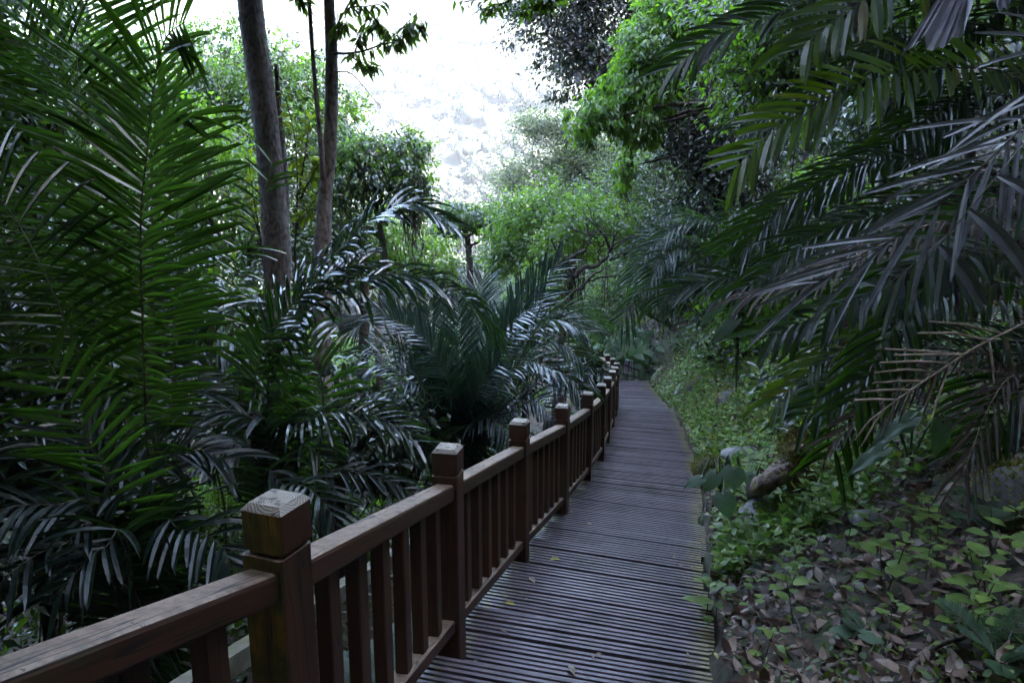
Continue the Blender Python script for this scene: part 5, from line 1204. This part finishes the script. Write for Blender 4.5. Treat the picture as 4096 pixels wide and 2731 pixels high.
def rocks():
    c = hit(2820, 1920); rock("mossy_rock", "rounded rock thick with yellow-green moss at the boardwalk edge", c + Vector((.08, .08, .06)), (.25, .22, .20), 1, 'stone', moss=-.2)
    c = hit(2990, 1830); rock("flat_rock", "grey flat rock behind the taro leaves", c, (.30, .22, .12), 2, 'bare_stone')
    c = hit(3080, 2080); rock("flat_rock", "flat grey stone slab half buried in leaf litter", c, (.42, .2, .06), 3, 'bare_stone')
    c = hit(4060, 2080); rock("boulder", "large lichen-stained boulder at the right edge", c + Vector((.12, .1, .0)), (.30, .26, .26), 4, 'stone', moss=.5)
    c = hit(2790, 1560); rock("rock_outcrop", "mossy rock outcrop rising from the bank where the path narrows", c + Vector((.30, .2, .0)), (.32, .5, .30), 5, 'stone', moss=.1)
    c = hit(2720, 1560); rock("rock_outcrop", "grey rock low beside the boardwalk at the bend", c + Vector((.2, .2, -.1)), (.28, .5, .26), 6, 'bare_stone')
    c = hit(2920, 1620); rock("mossy_rock", "mossy boulder among herbs above the path edge", c + Vector((.1, .1, .0)), (.36, .3, .24), 7, 'stone', moss=.1)
    c = hit(2630, 1510); rock("rock_outcrop", "leaf strewn rock shoulder at the far bend", c + Vector((.4, .3, -.1)), (.45, .7, .4), 8, 'bare_stone')
    c = hit(3480, 2080); rock("small_rock", "small dark stone in the litter below the palm", c, (.14, .12, .07), 9, 'stone')
    c = W(1400, 2660, 3.6); c.z = ground(c.x, c.y); rock("boulder", "grey stone below the fence seen between balusters", c, (.4, .35, .25), 10, 'bare_stone')
    # rotten stump / log
    rng = np.random.default_rng(12)
    P0 = hit(3215, 2010); d0 = P0.y * CP - (P0.z - EYE) * SP
    P = [P0 - Vector((0, 0, .05)), W(3195, 1930, d0 + .05), W(3172, 1860, d0 + .12), W(3170, 1800, d0 + .22), W(3190, 1745, d0 + .36)]
    f = P[0]; rt = thing("rotten_log", Vector(f), "mossy rotten stump with a jagged broken end on the right bank", "log")
    def rough_tube(mb, pts, r0, r1, k, n, sd):
        C = catmull(pts, k); vs = []
        for i in range(k + 1):
            t = (C[min(i + 1, k)] - C[max(i - 1, 0)]).normalized(); a = t.cross(Vector((.3, .9, .1))).normalized(); b = t.cross(a); r = r0 + (r1 - r0) * i / k
            for j in range(n):
                g = 2 * PI * j / n; q = Vector((math.cos(g) * 1.6 + sd, math.sin(g) * 1.6, i * .10)); e = 1 + .42 * noise.noise(q) + .22 * noise.noise(q * 3.1) + .12 * noise.noise(q * 7)
                jag = t * (.07 * noise.noise(Vector((g * 2.2, sd, 3))) if i in (0, k) else 0)
                vs.append(C[i] + (a * math.cos(g) + b * math.sin(g)) * r * e + jag)
        mb.add(vs, [(i * n + j, i * n + (j + 1) % n, (i + 1) * n + (j + 1) % n, (i + 1) * n + j) for i in range(k) for j in range(n)] + [tuple(range(n - 1, -1, -1)), tuple(range(k * n, k * n + n))]); return C
    mb = MB(); C = rough_tube(mb, P, .085, .075, 40, 22, 2.0)
    rough_tube(mb, [C[22] - Vector((0, 0, .05)), W(3110, 1905, d0 - .02), W(3040, 1945, d0 - .05), hit(2990, 1965)], .085, .035, 26, 18, 9.0)
    rough_tube(mb, [W(3165, 1815, d0 + .1), W(3225, 1800, d0 + .05), W(3285, 1822, d0)], .05, .035, 20, 16, 5.0)
    lg = mb.build("trunk", M['log'], rt, smooth=True)
    k = 2600; idx = rng.integers(8, 34, k); base = np.array([tuple(C[i]) for i in idx]) + np.concatenate([rng.normal(size=(k, 2)) * .075, np.abs(rng.normal(size=(k, 1))) * .05 + .03], 1)
    V, Fc = leaf_cloud(base, unit(rng.normal(size=(k, 3)) + np.array([0, 0, .5])), unit(rng.normal(size=(k, 3))), .018 + .01 * rng.random(k), .009 + .005 * rng.random(k))
    np_mesh("moss", V, Fc, M['mossleaf'], lg)
    # curled dead leaf hanging at the stump
    mb = MB(); R = random.Random(3); p = W(3205, 1725, d0 + .3)
    for i in range(5): blade(mb, p + Vector((R.uniform(-.06, .06), 0, R.uniform(-.03, .05))), Vector((R.uniform(-.6, .2), -.3, -.8)), Vector((R.uniform(-.5, .5), -1, .2)), R.uniform(.16, .26), R.uniform(.07, .11), .5, OV, .6, 0, R)
    o = mb.build("dead_leaf", M['litter']); tag(o, "curled orange-brown dead leaf draped over the top of the rotten stump", "dead leaf")
    # twigs
    tw = [([(3140, 2420), (3190, 2520), (3210, 2640), (3212, 2720)], "thin upright nettle stalk standing bare in the litter", .006), ([(3600, 2760), (3700, 2640), (3850, 2580), (3980, 2480), (4100, 2400)], "long crooked branch lying up the bank at bottom right", .014), ([(3280, 2720), (3340, 2690), (3380, 2660), (3420, 2660)], "forked brown stick near the bottom edge", .014),
          ([(3500, 2060), (3700, 2010), (3900, 1960), (4050, 1930)], "long thin stick leaning under the palm at right", .008), ([(3720, 2220), (3850, 2100), (3960, 2010)], "thin grey stick pointing up towards the boulder", .007), ([(3420, 2140), (3480, 2230), (3560, 2330), (3620, 2400)], "thin bare stem lying down the middle of the bank", .007), ([(3260, 2280), (3360, 2400), (3450, 2470)], "short grey twig in the leaf litter", .006),
          ([(3490, 2210), (3570, 2190), (3640, 2170)], "short thick piece of fallen branch on the litter", .03), ([(3860, 2180), (3920, 2220), (3960, 2270)], "pale broken branch piece at the right of the bank", .026), ([(3250, 1900), (3265, 1950), (3270, 2010)], "fibrous brown root strip below the stump", .03)]
    for i, (pp, lab, r) in enumerate(tw):
        rr = random.Random(i); pts = [hit(x, y) + Vector((0, 0, r * .8 + .012 + rr.uniform(0, .02))) for x, y in pp]
        mb = MB(); C = catmull(pts, 12); C = [c + Vector((rr.uniform(-1, 1), rr.uniform(-1, 1), rr.uniform(-.3, .6))) * r * .5 for c in C]; mb.tube(C, [r * (1 - .5 * j / 12) for j in range(13)], 7)
        o = mb.build("fallen_stick", M['twig'], None, smooth=True); tag(o, lab, "stick")
    # leaves lying on the boardwalk
    cut = [-.9, .1, .95, 1.75, 2.5, 3.2, 3.91, 4.87, 5.52, 6.12, 6.73, 7.55, 8.3, 9.31, 10.2, 11.0, 11.9]
    def ondeck(x, y):
        for i in range(700):
            d = 1.5 + i * .015; p = W(x, y, d)
            hd = math.atan2(fx(p.y + .8) - fx(p.y - .8), 1.6) + .07
            yl = p.y + (p.x - fx(p.y)) * math.tan(hd) * .93
            z = fz(next((c for c in cut if c >= yl), yl))
            if p.z <= z + .004: p.z = z + .006; return p
    for i, (x, y, ln, a, mt, lab) in enumerate([(2120, 2310, .085, -1.2, 'pleaf', "pale leaf on the deck tread nearest the middle of the fence foot"), (2200, 2240, .08, .1, 'yleaf', "lobed yellow leaf close to the fence foot on the deck"), (2020, 2410, .075, -.4, 'yleaf', "yellow-green leaf at the tread edge by the fence"), (2295, 2700, .075, 1.8, 'pleaf', "curled pale leaf at the bottom edge of the deck"), (2345, 2095, .06, -.5, 'pleaf', "small pale leaf further along the deck"),
                                                (2870, 2640, .055, 1.6, 'yleaf', "narrow yellow leaf on the right lip of the deck"), (2690, 2230, .03, .3, 'pleaf', "tiny tan leaf near the right side of the deck"), (2100, 2395, .022, .3, 'pleaf', "white fleck of leaf near the tread edge"), (2820, 2330, .05, .2, 'yleaf', "green-yellow leaf poking over the right deck edge")]):
        p = ondeck(x, y); R = random.Random(i + 60)
        mb = MB(); blade(mb, p, Vector((math.cos(a), math.sin(a), .14)), Vector((.1, -.2, 1)), ln, ln * .5, .5, (.15, .7, 1, .75, .85, .4, .05), .35, 0, R)
        o = mb.build("fallen_leaf", M[mt]); tag(o, lab, "leaf")
    R = random.Random(404)
    for i in range(26):
        y = R.uniform(1750, 2680); t = R.choice((R.uniform(.0, .12), R.uniform(.82, .97), R.random())); x = 2400 - (y - 1750) * .55 + t * (2740 + (y - 1750) * .14 - 2400 + (y - 1750) * .55)
        p = ondeck(x, y)
        if p is None: continue
        a = R.uniform(0, 6.28); ln = R.uniform(.018, .05); mb = MB(); blade(mb, p, Vector((math.cos(a), math.sin(a), .1)), Vector((.1, -.2, 1)), ln, ln * .5, .5, (.15, .8, 1, .6, .05), .35, 0, R)
        o = mb.build("fallen_leaf", M['litter']); tag(o, "tiny dry brown leaf scrap lying on the deck boards", "leaf", "leaf scraps on the deck")
rocks()

# ------------------------------------------------------------------ the far hillside wood
def far_wood():
    rng = np.random.default_rng(7)
    cs = []
    while len(cs) < 6200:
        Y = 62 + 600 * rng.random() ** .9; X = (rng.random() - .5) * (60 + Y * .72) - .02 * Y - 6
        cs.append((X, Y))
    P = []; D = []; Nn = []; ln = []; DV = []; DF = []; nb = 0
    import bmesh
    bm = bmesh.new(); bmesh.ops.create_icosphere(bm, subdivisions=3, radius=1.0); IV = np.array([tuple(v.co) for v in bm.verts]); IF = np.array([[v.index for v in f.verts] for f in bm.faces]); bm.free()
    bm = bmesh.new(); bmesh.ops.create_icosphere(bm, subdivisions=2, radius=1.0); JV = np.array([tuple(v.co) for v in bm.verts]); JF = np.array([[v.index for v in f.verts] for f in bm.faces]); bm.free()
    for (X, Y) in cs:
        z = ground(X, Y); r = rng.uniform(1.7, 3.9) * (1 + Y / 900); k = int(110 if Y < 230 else 70)
        h = rng.uniform(2.5, 6)
        u = sph(rng, k); u[:, 2] = np.abs(u[:, 2]) * 1.1 - .25
        sub = sph(rng, 6); sub[:, 2] = np.abs(sub[:, 2])
        q = rng.integers(0, 6, k)
        p = np.array([X, Y, z + h]) + (u * .55 + sub[q] * .6) * r * np.array([1, 1, .85])
        iv, jf = (IV, IF) if Y < 230 else (JV, JF)
        sh = .62 + .38 * np.max(np.clip(iv @ sub.T, 0, 1) ** 6, axis=1) + .10 * rng.normal(size=len(iv))
        DV.append(np.array([X, Y, z + h]) + iv * (sh * r * (.55 if Y < 150 else .86))[:, None] * np.array([1, 1, .9])); DF.append(jf + nb); nb += len(iv)
        P.append(p); Nn.append(unit(u + rng.normal(size=(k, 3)) * .4)); D.append(unit(rng.normal(size=(k, 3)) + np.array([0, -.3, -.4]))); ln.append(rng.uniform(.5, 1.05, k) * (1 + Y / 330))
    P = np.concatenate(P); D = np.concatenate(D); Nn = np.concatenate(Nn); ln = np.concatenate(ln)
    V, Fc = leaf_cloud(P, D, Nn, ln, ln * .62); V = np.concatenate([np.concatenate(DV), V]); Fc = np.concatenate([np.concatenate(DF), Fc + nb]); o = np_mesh("hillside_wood", V, Fc, M['farwood']); tag(o, kind='stuff')
far_wood()

# ------------------------------------------------------------------ light and air
SUN_AZ = math.radians(130); SUN_EL = math.radians(33)      # azimuth from +Y towards +X: behind the viewer's right shoulder
w = bpy.data.worlds.new("World"); SC.world = w; w.use_nodes = True
nt = w.node_tree; bg = nt.nodes['Background']; sky = nt.nodes.new('ShaderNodeTexSky'); sky.sky_type = 'NISHITA'; sky.sun_disc = False
sky.sun_elevation = SUN_EL; sky.sun_rotation = SUN_AZ; sky.air_density = 1.0; sky.dust_density = 2.5; sky.ozone_density = 1.0
nt.links.new(sky.outputs[0], bg.inputs[0]); bg.inputs[1].default_value = .05
sl = bpy.data.lights.new("sun", 'SUN'); sl.energy = 2.0; sl.angle = math.radians(.5); sl.color = (1, .97, .93)
so = bpy.data.objects.new("sun", sl); COL.objects.link(so)
d = Vector((math.sin(SUN_AZ) * math.cos(SUN_EL), math.cos(SUN_AZ) * math.cos(SUN_EL), math.sin(SUN_EL)))
so.rotation_euler = d.to_track_quat('Z', 'Y').to_euler(); so.location = (40, -40, 60)
HAZE = .00028
if HAZE:
    hm, hnt, hout = newmat("haze_air"); v = hnt.nodes.new('ShaderNodeVolumePrincipled'); v.inputs['Density'].default_value = HAZE; v.inputs['Color'].default_value = (.84, .9, 1, 1); v.inputs['Anisotropy'].default_value = .2
    L(hnt, v.outputs[0], hout.inputs['Volume'])
    mb = MB(); x0, x1, y0, y1, z0, z1 = -460, 480, -75, 900, -80, 520
    vs = [(x, y, z) for z in (z0, z1) for x, y in ((x0, y0), (x1, y0), (x1, y1), (x0, y1))]
    mb.add(vs, [(3, 2, 1, 0), (4, 5, 6, 7), (0, 1, 5, 4), (1, 2, 6, 5), (2, 3, 7, 6), (3, 0, 4, 7)]); o = mb.build("haze", hm); tag(o, kind='stuff')
SC.view_settings.view_transform = 'Standard'; SC.view_settings.look = 'None'; SC.view_settings.gamma = 1; SC.view_settings.exposure = 6.5
SC.render.engine = 'CYCLES'
cy = SC.cycles; cy.max_bounces = 5; cy.diffuse_bounces = 3; cy.glossy_bounces = 2; cy.transmission_bounces = 3; cy.transparent_max_bounces = 4; cy.volume_bounces = 0
cy.use_denoising = True; cy.sample_clamp_indirect = 6; cy.caustics_reflective = False; cy.caustics_refractive = False
